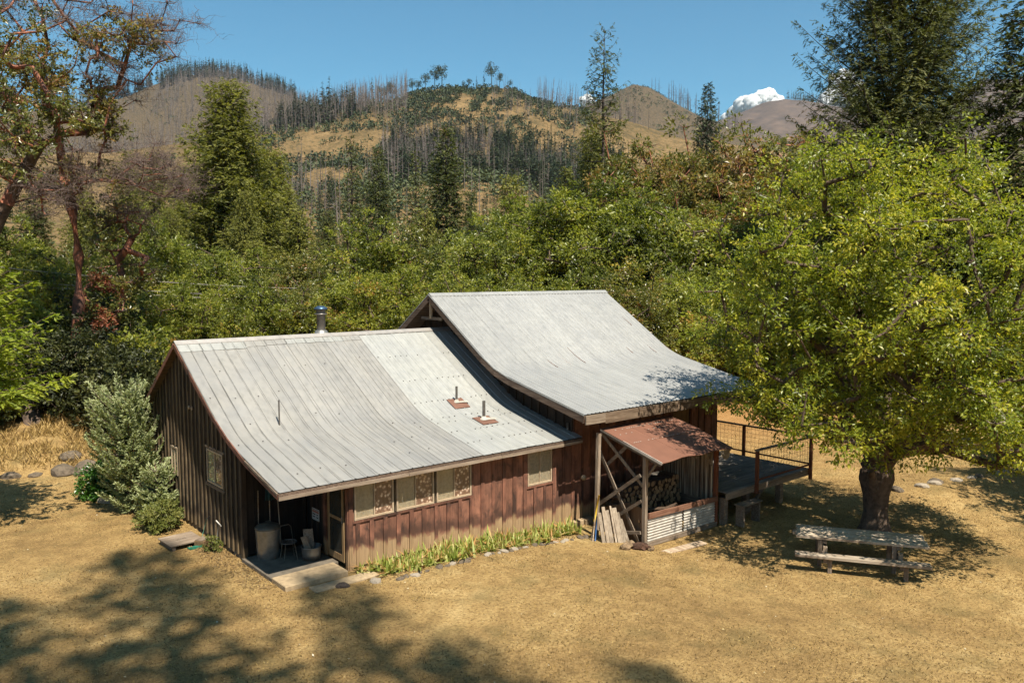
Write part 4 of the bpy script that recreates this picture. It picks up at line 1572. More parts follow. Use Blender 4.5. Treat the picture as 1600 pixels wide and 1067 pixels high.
sh(corrug(-2.66, -.95, .30, 2.02, .085, .016, False, lambda u, d, z: (10.52 + d, u, z)), 'corrugated_side', rightwallmat())
sh(MB().box(10.555, 10.575, -2.6, -1.0, -.42, .32), 'side_boarding', M['greyy'])
sh(MB().box(7.8, 10.3, -1.65, -.98, -.30, -.02), 'log_rack', M['greyx'])
for k in range(3):
    sh(MB().box(7.66 + k * .42, 8.04 + k * .42, -2.68, -2.5, -.58, -.425), 'footing_block', M['concrete'])

# firewood: sawn logs end on
logm = []
for q in range(4):
    rr_ = random.Random(q)
    n = 9
    V = []
    rad = [1 + rr_.uniform(-.14, .14) for _ in range(n)]
    if q == 3: rad = [1, 1, .95, .5, .12, .12, .5, .95, 1]
    for y in (-.5, .5):
        V += [(math.cos(2 * math.pi * i / n) * rad[i], y, math.sin(2 * math.pi * i / n) * rad[i]) for i in range(n)]
    F = [(i, n + i, n + (i + 1) % n, (i + 1) % n) for i in range(n)]
    me = bpy.data.meshes.new('log')
    me.from_pydata(V, [], F + [tuple(range(n)), tuple(reversed(range(n, 2 * n)))])
    me.materials.append(M['log'])
    me.materials.append(M['logend'])
    me.polygons[n].material_index = 1
    me.polygons[n + 1].material_index = 1
    logm.append(me)
row = 0
z = .06
lr = random.Random(5)
while z < .92:
    lim = 10.30 if z < .9 else 10.30 - (z - .9) * .9
    x = 7.86 + (row % 2) * .075 + max(0, z - .75) * 1.3
    while x < lim:
        r = lr.uniform(.062, .088)
        o = bpy.data.objects.new('firewood_log', logm[lr.randrange(4)])
        COL.objects.link(o)
        o.location = (x, -1.33 + lr.uniform(-.07, .07), z + lr.uniform(-.012, .012))
        o.scale = (r, lr.uniform(.5, .6), r)
        o.rotation_euler = (0, lr.uniform(0, 6.28), lr.uniform(-.05, .05))
        tag(o, 'round sawn firewood log stacked end on inside the woodshed', 'firewood log', 'firewood stacked in the woodshed')
        x += .155
    z += .128
    row += 1
for k in range(7):
    o = bpy.data.objects.new('loose_billet', logm[3])
    COL.objects.link(o)
    o.location = (7.85 + .22 * k + lr.uniform(-.05, .05), -2.35 + lr.uniform(-.08, .08), .16 + .10 * (k % 3))
    o.scale = (.07, lr.uniform(.45, .7), .06)
    o.rotation_euler = (lr.uniform(-.2, .2), lr.uniform(0, 6), 1.3 + lr.uniform(-.3, .3))
    tag(o, 'split reddish billet lying loose behind the corrugated apron', 'firewood log', 'loose billets behind the apron')
tag(MB().box(7.66, 9.6, -2.6, -2.1, -.05, .06).build('billet_shelf', M['greyx']), 'low plank shelf behind the apron carrying loose billets', 'shelf')

# boards leaning by the shed
lab = ['tall grey board leaning nearest the coloured handles', 'second grey board from the handles, notched at the top', 'split grey board in the middle of the leaning row',
       'thin grey lath in the leaning row', 'wide grey board right of the thin lath', 'short grey board near the right end of the row', 'last short board beside the shed brace']
for k in range(7):
    a = (6.72 + k * .105, -1.90 - k * .055, -.45)
    h = [.86, 1.02, .92, 1.04, .98, .85, .66][k]
    b = (a[0] + .10 - .02 * k, a[1] + .30, a[2] + h)
    tag(MB().beam(a, b, [.10, .09, .11, .05, .13, .10, .08][k], .025, up=(-.55, -1, .1)).build('leaning_board', M['greyl']), lab[k], 'board', 'grey boards leaning at the woodshed corner')
t = empty('long_handle', (6.58, -1.50, -.44), 'long pole with yellow top leaning at the woodshed corner', 'pole')
MB().tube([(0, 0, 0), (.11, -.04, .60)], .018, 6).build('bare_shaft', M['greyx'], t)
MB().tube([(.112, -.041, .61), (.24, -.09, 1.34)], .024, 6).build('yellow_grip', M['yellow'], t)
t = empty('blue_handle', (6.64, -1.62, -.44), 'blue handled pole between the yellow pole and the grey boards', 'pole')
MB().tube([(0, 0, 0), (.13, .06, .75)], .02, 6).build('shaft', M['bluep'], t)
t = empty('pale_handle', (6.54, -1.62, -.44), 'pale bare pole leftmost at the woodshed corner', 'pole')
MB().tube([(0, 0, 0), (.28, .12, 1.25)], .016, 6).build('shaft', M['table'], t)
for k, (c, lb) in enumerate((((6.95, -2.55), 'big piece of broken bark slab before the woodshed'), ((7.15, -2.75), 'dark hollow stump fragment at the woodshed corner'), ((7.38, -2.95), 'small chunk of rotten wood right of the stump fragment'))):
    rr_ = np.random.RandomState(k)
    bm = bmesh.new()
    bmesh.ops.create_icosphere(bm, subdivisions=3, radius=1)
    for v in bm.verts:
        f = 1 + 1.3 * float(fbm(np.array(v.co.x * 1.6 + k * 5), np.array(v.co.y * 1.6 + v.co.z * 1.4), 4))
        v.co = Vector((v.co.x * .27 * f, v.co.y * .15 * f, v.co.z * .12 * f + .06))
    me = bpy.data.meshes.new('wood_chunk')
    bm.to_mesh(me)
    bm.free()
    o = link('wood_chunk', me, None, plain('rotten_wood%d' % k, [(.28, .19, .11), (.09, .045, .028), (.20, .13, .07)][k], .95, scale=9, amt=.7, bump=1))
    o.location = (c[0], c[1], gz(*c))
    o.rotation_euler = (0, 0, [.2, -.9, .4][k])
    if k == 2: o.scale = (.6, .6, .6)
    tag(o, lb, 'wood chunk')
o = tag(MB().box(-.75, .75, -.14, .14, 0, .03).build('fallen_plank', M['table']), 'flat bleached plank lying before the woodshed apron', 'plank')
o.location = (8.25, -3.40, gz(8.25, -3.4) + .01)
o.rotation_euler = (0, 0, -.1)

# ================================================================== the deck
deck = empty('deck', (10.7, -3.04, -.5), 'grey raised timber deck with red stained posts and wire mesh railing', 'deck')
DO = Matrix.Translation((-10.7, 3.04, .5))


def dk(mb, name, mat, parent=deck):
    mb.v = [tuple(DO @ Vector(p)) for p in mb.v]
    return mb.build(name, mat, parent)


y = -3.04
while y < -.10:
    x0 = 10.72
    dk(MB().box(x0 + rnd.uniform(-.01, .02), 15.33, y, y + .136, .535, .572 + rnd.uniform(-.002, .003)), 'plank', M['deck'])
    y += .142
while y < 2.4:
    dk(MB().box(14.46, 15.33, y, y + .136, .535, .572), 'plank', M['deck'])
    y += .142
dk(MB().box(11.0, 12.0, -3.42, -3.10, .16, .20), 'step_plank', M['greyx'])
dk(MB().box(11.05, 11.13, -3.38, -3.12, -.55, .157), 'step_support', M['greyx'])
dk(MB().box(11.86, 11.94, -3.38, -3.12, -.55, .157), 'step_support', M['greyx'])
for (a, b) in (((10.7, -3.02, .44), (15.33, -3.02, .44)), ((10.75, -2.2, .44), (15.33, -2.2, .44)), ((10.75, -1.72, .44), (15.33, -1.72, .44)), ((10.7, -.2, .44), (15.3, -.2, .44)), ((15.29, -3.0, .43), (15.29, 2.3, .43))):
    dk(MB().beam(a, b, .045, .17), 'joist', M['greyx'])
dk(MB().beam((12.0, -2.62, .26), (14.75, -2.62, .26), .14, .17), 'beam', M['greyx'])
for (xx, yy, zt) in ((14.22, -2.62, .18), (12.3, -2.62, .18), (10.9, -2.8, .35), (15.1, -.6, .36), (12.3, -1.0, .36), (10.85, -1.7, .36)):
    dk(MB().box(xx - .09, xx + .09, yy - .09, yy + .09, -.62, zt), 'leg', M['greyx'])
dk(MB().beam((13.3, -2.62, .20), (12.4, -2.62, -.45), .06, .09), 'brace', M['greyx'])
for (xx, yy, zb) in ((12.17, -3.09, .30), (15.31, -3.09, .22), (15.38, -.50, .45), (15.38, 2.2, .45)):
    dk(MB().box(xx - .045, xx + .045, yy - .045, yy + .045, zb, 1.60), 'rail_post', M['redrail'])
dk(MB().beam((12.10, -3.09, 1.635), (15.40, -3.09, 1.635), .12, .045), 'handrail', M['greyl'])
dk(MB().beam((15.38, -3.02, 1.637), (15.38, 2.3, 1.637), .12, .045), 'handrail', M['greyy'])
dk(MB().beam((12.22, -3.09, .72), (15.26, -3.09, .72), .04, .05), 'bottom_rail', M['redrail'])
dk(MB().beam((15.38, -3.04, .72), (15.38, -.55, .72), .04, .05), 'bottom_rail', M['redrail'])
dk(MB().beam((15.38, -.45, .72), (15.38, 2.15, .72), .04, .05), 'bottom_rail', M['redrail'])
mb = MB()
for k in range(20): mb.tube([(12.25 + k * .158, -3.09, .74), (12.25 + k * .158, -3.09, 1.61)], .0045, 4, False)
for k in range(6): mb.tube([(12.21, -3.09, .80 + k * .15), (15.27, -3.09, .80 + k * .15)], .0045, 4, False)
dk(mb, 'wire_mesh', M['wire'])
mb = MB()
for k in range(33): mb.tube([(15.38, -3.0 + k * .158, .74), (15.38, -3.0 + k * .158, 1.61)], .0045, 4, False)
for k in range(6): mb.tube([(15.38, -3.04, .80 + k * .15), (15.38, 2.15, .80 + k * .15)], .0045, 4, False)
dk(mb, 'wire_mesh', M['wire'])

# ================================================================== picnic table
ang = math.atan2(-2.55, 1.60)
tb = empty('picnic_table', (10.70, -7.02, gz(10.7, -7.02)), 'bleached rough plank picnic table under the fruit tree', 'picnic table', rz=ang)
# local x along the table, +y towards the tree, -y... the near bench lies at negative y
for k in range(4):
    y0_ = -.49 + k * .248
    m_ = MB().box(-1.52 + rnd.uniform(-.02, .03), 1.52 + rnd.uniform(-.03, .02), y0_, y0_ + .236, .70, .755 + rnd.uniform(-.004, .004))
    m_.build('top_plank', wood('bleached_top_timber', (.16, .11, .075), (.40, .31, .22), (.64, .54, .42), 0, 20) if k == 0 else bpy.data.materials['bleached_top_timber'], tb)
TT = bpy.data.materials['bleached_top_timber']
for s, lb in ((-1, 1), (1, 2)):
    o = MB().box(-1.58, 1.50, s * .90 - .13, s * .90 + .13, .37, .455).build('bench_plank', TT, tb, .012)
for xx in (-.86, .86):
    MB().box(xx - .05, xx + .05, -.98, .98, .27, .365).build('cross_beam', M['greyy'], tb)
    MB().box(xx - .05, xx + .05, -.46, .46, .60, .695).build('cross_beam', M['greyy'], tb)
    for s in (-1, 1):
        MB().box(xx - .155, xx - .055, s * .42 - .05, s * .42 + .05, -.02, .695).build('leg', M['grey'], tb)
        MB().box(xx + .055, xx + .155, s * .88 - .05, s * .88 + .05, -.02, .365).build('bench_leg', M['grey'], tb)
    MB().box(xx - .05, xx + .05, -.75, -.64, .37, .60).build('strut', M['table'], tb)

# ================================================================== garden plants
# fruit tree: thick low trunk, spreading weeping crown
def fruit_tree():
    rs_ = np.random.RandomState(21)
    x0_, y0_ = 13.62, -6.02
    g = gz(x0_, y0_)
    root = empty('fruit_tree', (x0_, y0_, g - .02), 'big spreading yellow green fruit tree behind the picnic table', 'tree')
    C = crown_points(rs_, 470, (-1.35, -.65, 6.0), (4.3, 5.0, 4.6), .26, .36, 2.0, 4.2)
    # keep the outer skirt hanging low and the middle below the crown open
    r = np.hypot(C[:, 0], C[:, 1])
    lf = C[:, 0] * RT[0] + C[:, 1] * RT[1]
    keep = ((C[:, 2] > 2.5) | (r > 2.6)) & ((lf > -1.5) | (C[:, 2] > 2.9 + .25 * (-1.5 - lf)))
    C = C[keep]
    sk = crown_points(rs_, 90, (-1.1, -.6, 3.3), (4.5, 4.9, 1.3), .25, .12, 2.2, 8.8)
    left = sk[:, 0] * RT[0] + sk[:, 1] * RT[1]
    sk = sk[(np.hypot(sk[:, 0], sk[:, 1]) > 3.0) & ((left > -1.0) | (sk[:, 2] > 3.4))]
    # upright shoots at the top
    sh_ = np.stack([rs_.uniform(-2.8, 2.6, 34), rs_.uniform(-3, 3, 34), rs_.uniform(9.4, 11.0, 34)], 1)
    C = np.concatenate([C, sk, sh_])
    fwd = -(C[:, 0] * FW[0] + C[:, 1] * FW[1])
    side_ = C[:, 0] * RT[0] + C[:, 1] * RT[1]
    C = C[(C[:, 2] > 2.1 + .27 * np.maximum(fwd, 0)) | (side_ > 2.6)]
    segs, nodes = grow(rs_, (0, 0, -.35), (.25, .1, 1.75), C, .40, .10)
    # stub limbs and the flaring bole
    bole = MB()
    n = 18
    prof = [(.66, -.35), (.52, -.05), (.40, .22), (.33, .6), (.34, 1.1), (.43, 1.55), (.40, 1.8), (.20, 2.0)]
    V, F = [], []
    for i, (rr_, z) in enumerate(prof):
        for k in range(n):
            a = 2 * math.pi * k / n
            f = 1 + .35 * float(fbm(np.array(math.cos(a) * 1.7 + 4), np.array(math.sin(a) * 1.7 + z * .8), 3)) * 1.4
            V.append((rr_ * f * math.cos(a) * (1.12 if z > 1.1 else 1) + .12 * z * .4, rr_ * f * math.sin(a), z))
    for i in range(len(prof) - 1):
        for k in range(n): F.append((i * n + k, i * n + (k + 1) % n, (i + 1) * n + (k + 1) % n, (i + 1) * n + k))
    bole.add(V, F, True)
    bole.tube([(-.30, -.1, 1.3), (-.62, -.2, 1.75), (-.75, -.2, 1.95)], [.15, .12, .09], 8)
    bole.tube([(.35, .1, 1.4), (.75, .25, 2.1), (1.2, .5, 3.0)], [.2, .16, .12], 8)
    bole.build('trunk', M['bark'], root)
    tw = twigs(rs_, C, .55, 3, .010)
    lm = wood_mesh('limbs', segs[3:], tw)
    link('limbs', lm, root, M['bark'])
    # dead twigs in the front
    dt = C[(C[:, 1] < -1.5) & (rs_.rand(len(C)) < .10)]
    tag(link('dead_twigs', wood_mesh('dead_twigs', None, twigs(rs_, dt, 1.3, 4, .018)), root, M['deadwood']), kind='stuff')
    n = len(C)
    per = 205
    V, F, T = clump_leaves(rs_, C, rs_.uniform(.42, .85, n), per, .112, .50, .50, .15, .75, .5, .25, .19)
    # sunnier, yellower leaves toward the tips of the top
    o = link('crown', np_mesh('crown', V, F, T), root, M['fruit'])


fruit_tree()

# irises along the foot of the front wall
def iris_mesh(seed, n=22):
    rs_ = np.random.RandomState(seed)
    V, F, T = [], [], []
    for k in range(n):
        a = rs_.uniform(0, 2 * np.pi)
        b = rs_.uniform(0, .16) * np.array([math.cos(a), math.sin(a)])
        fan = rs_.uniform(0, 2 * np.pi)
        h = rs_.uniform(.22, .46)
        lean = rs_.uniform(.05, .75)
        w = rs_.uniform(.022, .040)
        d = np.array([math.cos(fan), math.sin(fan)])
        s = np.array([-d[1], d[0]])
        bend = rs_.uniform(0, 1) ** 3 * .9
        base = len(V)
        for i, t in enumerate((0, .35, .7, 1)):
            c = b + d * (lean * h * t + bend * h * t * t)
            z = h * (t - bend * t * t * .9)
            ww = w * (1 - t ** 2 * .95)
            V += [(c[0] - s[0] * ww, c[1] - s[1] * ww, z), (c[0] + s[0] * ww, c[1] + s[1] * ww, z)]
        tt = rs_.uniform(.15, .7) if rs_.rand() < .72 else rs_.uniform(.72, 1)
        for i in range(3):
            F.append((base + 2 * i, base + 2 * i + 1, base + 2 * i + 3, base + 2 * i + 2))
            T.append(min(1, tt + .10 * i))
    return np_mesh('iris_plant', np.array(V), np.array(F), np.array(T))


im = [iris_mesh(40 + k) for k in range(5)]
for me in im: me.materials.append(M['iris'])
k = 0
for x in np.arange(.12, 6.9, .19):
    for row in range(2):
        if x < .4 and row: continue
        y = (-.62 - .35 * float(sstep(0, 1.2, x)) if row else -.30 - .15 * float(sstep(0, 1.2, x))) + rnd.uniform(-.10, .10)
        if row == 1 and x > 5.6: y = -.75 + rnd.uniform(-.1, .1)
        xx = x + rnd.uniform(-.07, .07)
        o = bpy.data.objects.new('iris_plant', im[k % 5])
        COL.objects.link(o)
        o.location = (xx, y, gz(xx, y) - .01)
        o.rotation_euler = (0, 0, rnd.uniform(0, 6.28))
        s = rnd.uniform(.75, 1.15)
        o.scale = (s, s, s)
        tag(o, 'sword leaved iris clump in the green row along the front wall', 'iris', 'iris row along the front wall')
        k += 1


def rock_mesh(seed, fl=.55):
    rs_ = np.random.RandomState(seed)
    bm = bmesh.new()
    bmesh.ops.create_icosphere(bm, subdivisions=2, radius=1)
    for v in bm.verts:
        f = 1 + .7 * float(fbm(np.array(v.co.x * 1.1 + seed * 3.1), np.array(v.co.y * 1.1 + v.co.z * 1.7), 3))
        v.co = Vector((v.co.x * f, v.co.y * f * .75, max(-.4, v.co.z * f * fl)))
    me = bpy.data.meshes.new('rock')
    bm.to_mesh(me)
    bm.free()
    return me


rm = [rock_mesh(s) for s in range(7)]
def rock(x, y, s, mat, label, cat='stone', group=None, name='stone', i=None, dz=.0):
    me = rm[rnd.randrange(7) if i is None else i]
    o = bpy.data.objects.new(name, me)
    if len(me.materials) == 0: me.materials.append(M['rock'])
    o.material_slots[0].link = 'OBJECT'
    o.material_slots[0].material = mat
    COL.objects.link(o)
    o.location = (x, y, gz(x, y) + dz)
    o.scale = (s, s, s)
    o.rotation_euler = (0, 0, rnd.uniform(0, 6.28))
    return tag(o, label, cat, group)


for k in range(34):
    x = .6 + k * .185
    y = -1.22 - .05 * math.sin(x) + rnd.uniform(-.05, .05)
    if rnd.random() < .22: continue
    rock(x, y, rnd.uniform(.06, .14), M['rockp'] if rnd.random() < .25 else M['rock'], 'small pale edging stone in the row before the irises', 'stone', 'edging stones before the irises')
rock(-.62, -.80, .17, plain('black_cinder_rock', (.10, .075, .06), .95, scale=12, amt=.8, bump=1), 'dark cindery rock in front of the porch steps', name='cinder_rock', i=2)
rock(.10, -1.0, .16, M['rockp'], 'flat tan stone at the near end of the iris row', i=1)
rock(-2.90, 9.95, .28, M['rockp'], 'pale whitish rock before the bright green bush', 'rock', name='rock', i=4)
bank = [(-6.3, 16.2, .62, 'grey boulder at the left edge of the dry bank'), (-5.3, 15.7, .5, 'low boulder second from the left in the bank'), (-4.6, 15.2, .42, 'shaded boulder below the dry grass bank'),
        (-3.1, 14.7, .72, 'rounded grey boulder in the middle of the bank'), (-2.35, 14.6, .75, 'pointed grey boulder nearest the green bush'), (-2.7, 15.4, .5, 'upper boulder behind the rounded one'), (-1.6, 15.3, .62, 'boulder behind the bright green bush'),
        (-3.9, 14.9, .3, 'small stone between boulders of the bank'), (-2.75, 14.2, .25, 'small stone at the foot of the bank boulders')]
for i, (x, y, s, lb) in enumerate(bank): rock(x, y, s * .78, M['rock'], lb, 'boulder', name='boulder', i=i % 7)
for i in range(16):
    x = 17.8 + i * .62 + rnd.uniform(-.2, .2)
    rock(x, -5.25 - (x - 18.6) * .29 + rnd.uniform(-.12, .12), rnd.uniform(.14, .32), M['rockp'] if i % 3 else M['rock'], 'low pale stone in the line of rocks right of the fruit tree', 'rock', 'line of rocks right of the fruit tree')

# leafy bushes
def bush_proto(seed, rad, nc, per, cr, L, aspect=.5, tint=.5, tv=.12, lump=.3):
    rs_ = np.random.RandomState(seed)
    C = crown_points(rs_, nc, (0, 0, rad[2] * .8), rad, lump, .4, .05, seed * 2.1)
    segs, _ = grow(rs_, (0, 0, -.1), (0, 0, rad[2] * .3), C, .05, .05, .4)
    V, F, T = clump_leaves(rs_, C, cr * rs_.uniform(.7, 1.3, len(C)), per, L, aspect, tint, tv, .8)
    return wood_mesh('stems', segs), np_mesh('leaves', V, F, T)


w_, l_ = bush_proto(3, (.62, .6, .62), 60, 110, .22, .09, .6)
tree('bright_bush', 'rounded glossy bright green bush beside the pale rock', 'bush', (-2.85, 10.6, gz(-2.85, 10.6)), w_, l_, M['bark'], M['bright'], wname='stems', lname='leaves')
w_, l_ = bush_proto(4, (.5, .5, .4), 60, 130, .2, .085, .35)
tree('low_bush', 'low yellow green bush at the foot of the left wall', 'bush', (-2.42, 6.1, gz(-2.3, 6)), w_, l_, M['bark'], M['bushy'], wname='stems', lname='leaves')
w2, l2 = bush_proto(5, (.28, .26, .26), 18, 60, .14, .08, .3)
tree('small_weed', 'small grey green weed by the wooden box', 'weed', (-1.98, 3.35, gz(-2, 3.3)), w2, l2, M['bark'], M['bushy'], wname='stems', lname='leaves', s=.75)


# juniper with feathery rising plumes
def juniper(seed, H, rmax, nb, name, label, loc, base_up=.75, lean=(0, 0)):
    rs_ = np.random.RandomState(seed)
    P, D, T, segs = [], [], [], []
    for b in range(nb):
        a = rs_.uniform(0, 6.283)
        z = H * rs_.beta(1.15, 1.25) * .80
        L_ = rmax * (1 - z / H * .72) * (.5 + .55 * min(1, z / H / .28)) * rs_.uniform(.6, 1.1) + .12
        up = base_up * rs_.uniform(.5, 1.3) + .9 * (z / H) ** 2
        z = z if b % 6 else z * .9
        L_ = L_ * (1.0 if b % 6 or z < H * .3 else 1.3)
        d = np.array([math.cos(a) + lean[0] * z / H, math.sin(a) + lean[1] * z / H, 0])
        n = max(20, int(L_ * 170))
        t = rs_.rand(n) ** .8
        c = np.array([0, 0, z]) + d * (L_ * t)[:, None] + np.array([0, 0, 1]) * (L_ * (up * t * t - .05 * t))[:, None]
        tang = d[None] + np.array([0, 0, 1]) * (2 * up * t)[:, None]
        tang /= np.linalg.norm(tang, axis=1, keepdims=True)
        side = np.cross(tang, np.array([[0, 0, 1.]])) * rs_.choice([-1, 1], n)[:, None]
        w = .36 * (1.08 - t)[:, None] * rs_.rand(n)[:, None]
        P.append(c + side * w + np.array([0, 0, -.25]) * w)
        D.append(tang * .7 + side * .75 + unit(rs_, n) * .45 + np.array([0, 0, -.1]))
        T.append(np.clip(.42 + rs_.normal() * .07 + .28 * t + rs_.normal(size=n) * .13, .02, .98))
        pts = [np.array([0, 0, z]) + d * L_ * q + np.array([0, 0, L_ * (up * q * q - .05 * q)]) for q in (0, .33, .66, .95)]
        for i in range(3): segs.append((pts[i], pts[i + 1], .022 - .006 * i, .016 - .005 * i))
    P, D, T = map(np.concatenate, (P, D, T))
    N = unit(rs_, len(P)) * .7 + np.array([0, -.2, .6])
    V, F = leaf_quads(P, D, N, .10 * rs_.uniform(.6, 1.4, len(P)), .040, .1)
    segs.append((np.array([0, 0, -.2]), np.array([0, 0, H * .8]), .09, .02))
    o = tree(name, label, 'juniper', loc, wood_mesh('trunk', segs), np_mesh('foliage', V, F, T), M['bark'], M['juniper'], lname='foliage')
    return o


juniper(5, 4.3, 1.15, 165, 'juniper', 'tall feathery blue green juniper at the rear corner of the left wall', (-2.50, 8.35, gz(-2.5, 8.4)), .7, (-.45, .35))
juniper(6, 1.7, .62, 80, 'low_juniper', 'lower juniper skirt between the tall juniper and the low bush', (-2.15, 7.2, gz(-2.4, 7.3)), .35)

# ================================================================== trees behind the house
O1 = broad_proto(101, 10, 3.6, (3.5, 3.3, 3.7), 170, 165, .74, .185, .50, .48, .16)
O2 = broad_proto(102, 10, 3.0, (3.1, 3.2, 4.0), 155, 165, .70, .18, .50, .50, .18, lump=.45)
O3 = broad_proto(103, 9, 2.6, (4.0, 3.6, 3.4), 185, 160, .76, .175, .50, .46, .18, lump=.4, shell=.5)
OM = broad_proto(104, 13, 4.5, (3.6, 3.4, 5.4), 200, 140, .80, .22, .45, .52, .18, lump=.3, shell=.55, r0=.34, twn=4, twr=.022)
C1 = conifer_proto(201, 24, 5.8, 2.0, 380, .29, .28, .18, .22, .25, .55, .52, dens=1.1)
C2 = conifer_proto(202, 26, 4.6, 2.0, 330, .33, .30, .22, .38, .1, .7, .45)
C3 = conifer_proto(203, 28, 3.2, 3.0, 240, .36, .34, .26, .40, .05, .5, .48, open_=.15)
C4 = conifer_proto(204, 14, 3.8, .8, 200, .30, .32, .20, .15, .35, .6, .60)
PN = conifer_proto(205, 36, 3.6, 15, 130, .36, .28, .17, .20, .35, .45, .45, open_=.2, r0=.36)


def plant(px, top, depth, proto, ph, kind, name, label, leaf, bark='bark', cat='tree', wide=1.0, group=None, sink=.3, dense=False):
    p = at(px, 431, depth)
    g = gz(p[0], p[1]) - sink
    H = CAM[2] + rise(top) * depth - g
    s = H / ph
    k = tree(name, label, cat, (p[0], p[1], g), proto[0], proto[1], M[bark], M[leaf], rz=rnd.uniform(0, 6.28), s=s * wide, sz=s, group=group, dense=dense)
    return k


# belt of broadleaf trees straight behind the cabin
belt = [(-70, 330, 43, 0, 'oak'), (20, 345, 45, 1, 'oak'), (85, 400, 42, 2, 'oak'), (150, 372, 46, 0, 'madleaf'), (240, 345, 50, 1, 'oak'), (205, 452, 40, 2, 'oak'), (285, 440, 42, 0, 'oak'), (345, 470, 41, 1, 'oak'),
        (330, 385, 54, 2, 'oak'), (405, 435, 46, 2, 'oak'), (455, 440, 47, 1, 'madleaf'), (495, 388, 60, 0, 'madleaf'), (545, 425, 46, 0, 'oak'), (585, 348, 54, 1, 'oak'), (625, 425, 44, 2, 'oak'),
        (645, 352, 57, 0, 'madleaf'), (690, 430, 43, 1, 'oak'), (740, 362, 52, 2, 'oak'), (785, 328, 60, 0, 'oak'), (795, 420, 42, 1, 'oak'), (850, 345, 54, 0, 'oak'), (900, 300, 56, 2, 'oak'),
        (905, 420, 41, 0, 'oak'), (965, 285, 54, 0, 'oak'), (1035, 320, 50, 2, 'oak'), (985, 420, 40, 1, 'madleaf'), (1050, 430, 42, 0, 'oak'), (1085, 365, 52, 1, 'oak'), (1125, 430, 44, 2, 'oak'), (1175, 350, 50, 0, 'oak'), (1215, 430, 46, 1, 'oak'),
        (1290, 370, 50, 2, 'oak'), (1370, 420, 52, 0, 'oak'), (1450, 400, 50, 1, 'oak'), (1530, 380, 48, 2, 'oak'), (1610, 400, 40, 0, 'oak'), (1690, 330, 42, 1, 'oak'), (-140, 300, 38, 1, 'madleaf')]
where = lambda px: 'behind the stovepipe' if 440 < px < 560 else 'at the far left behind the bank' if px < 180 else 'behind the left gable' if px < 440 else 'behind the step between the roofs' if px < 720 else 'behind the tall roof' if px < 960 else 'behind the right end of the tall roof' if px < 1200 else 'behind the fruit tree'
tones = {'oak': 'olive green', 'madleaf': 'yellowed olive', 'rusty': 'rust tinged'}
for i, (px, top, d, k, lf) in enumerate(belt):
    pr = (O1, O2, O3)[k]
    sz_ = 'tall' if top < 360 else 'middling' if top < 410 else 'low'
    key = (sz_, lf, where(px))
    same = [q for q in belt if (('tall' if q[1] < 360 else 'middling' if q[1] < 410 else 'low'), q[4], where(q[0])) == key]
    same.sort()
    n_ = same.index((px, top, d, k, lf))
    which_ = '' if len(same) == 1 else (('left', 'right') if len(same) == 2 else ('leftmost', 'second', 'third', 'fourth', 'fifth', 'sixth'))[n_] + ' '
    plant(px, top, d, pr, (10, 10, 9)[k], 0, 'broadleaf_tree', f'{which_}{sz_} {tones[lf]} broadleaf tree ' + where(px), lf, wide=rnd.uniform(.95, 1.15), group='belt of broadleaf trees behind the cabin')
for i, (px, top, d, lf, lb) in enumerate([(1000, 205, 70, 'rusty', 'rust tinged madrone left of the distant fir'), (1062, 222, 66, 'rusty', 'rusty madrone crown below the lone distant fir'), (1128, 195, 62, 'rusty', 'tall olive madrone with a rusty flank'),
                                         (1190, 180, 60, 'madleaf', 'tallest olive madrone left of the big fir'), (1245, 215, 56, 'rusty', 'rust streaked madrone beside the big fir'), (1100, 300, 54, 'madleaf', 'lower olive madrone under the rusty crowns'), (1165, 280, 54, 'rusty', 'reddish leaved madrone under the tallest one'), (1260, 300, 50, 'oak', 'dark olive tree left behind the fruit tree'),
                                         (1330, 262, 55, 'rusty', 'rusty crown showing above the fruit tree')]):
    plant(px, top, d, OM, 13, 0, 'madrone_tree', lb, lf, 'madrone', wide=.95)

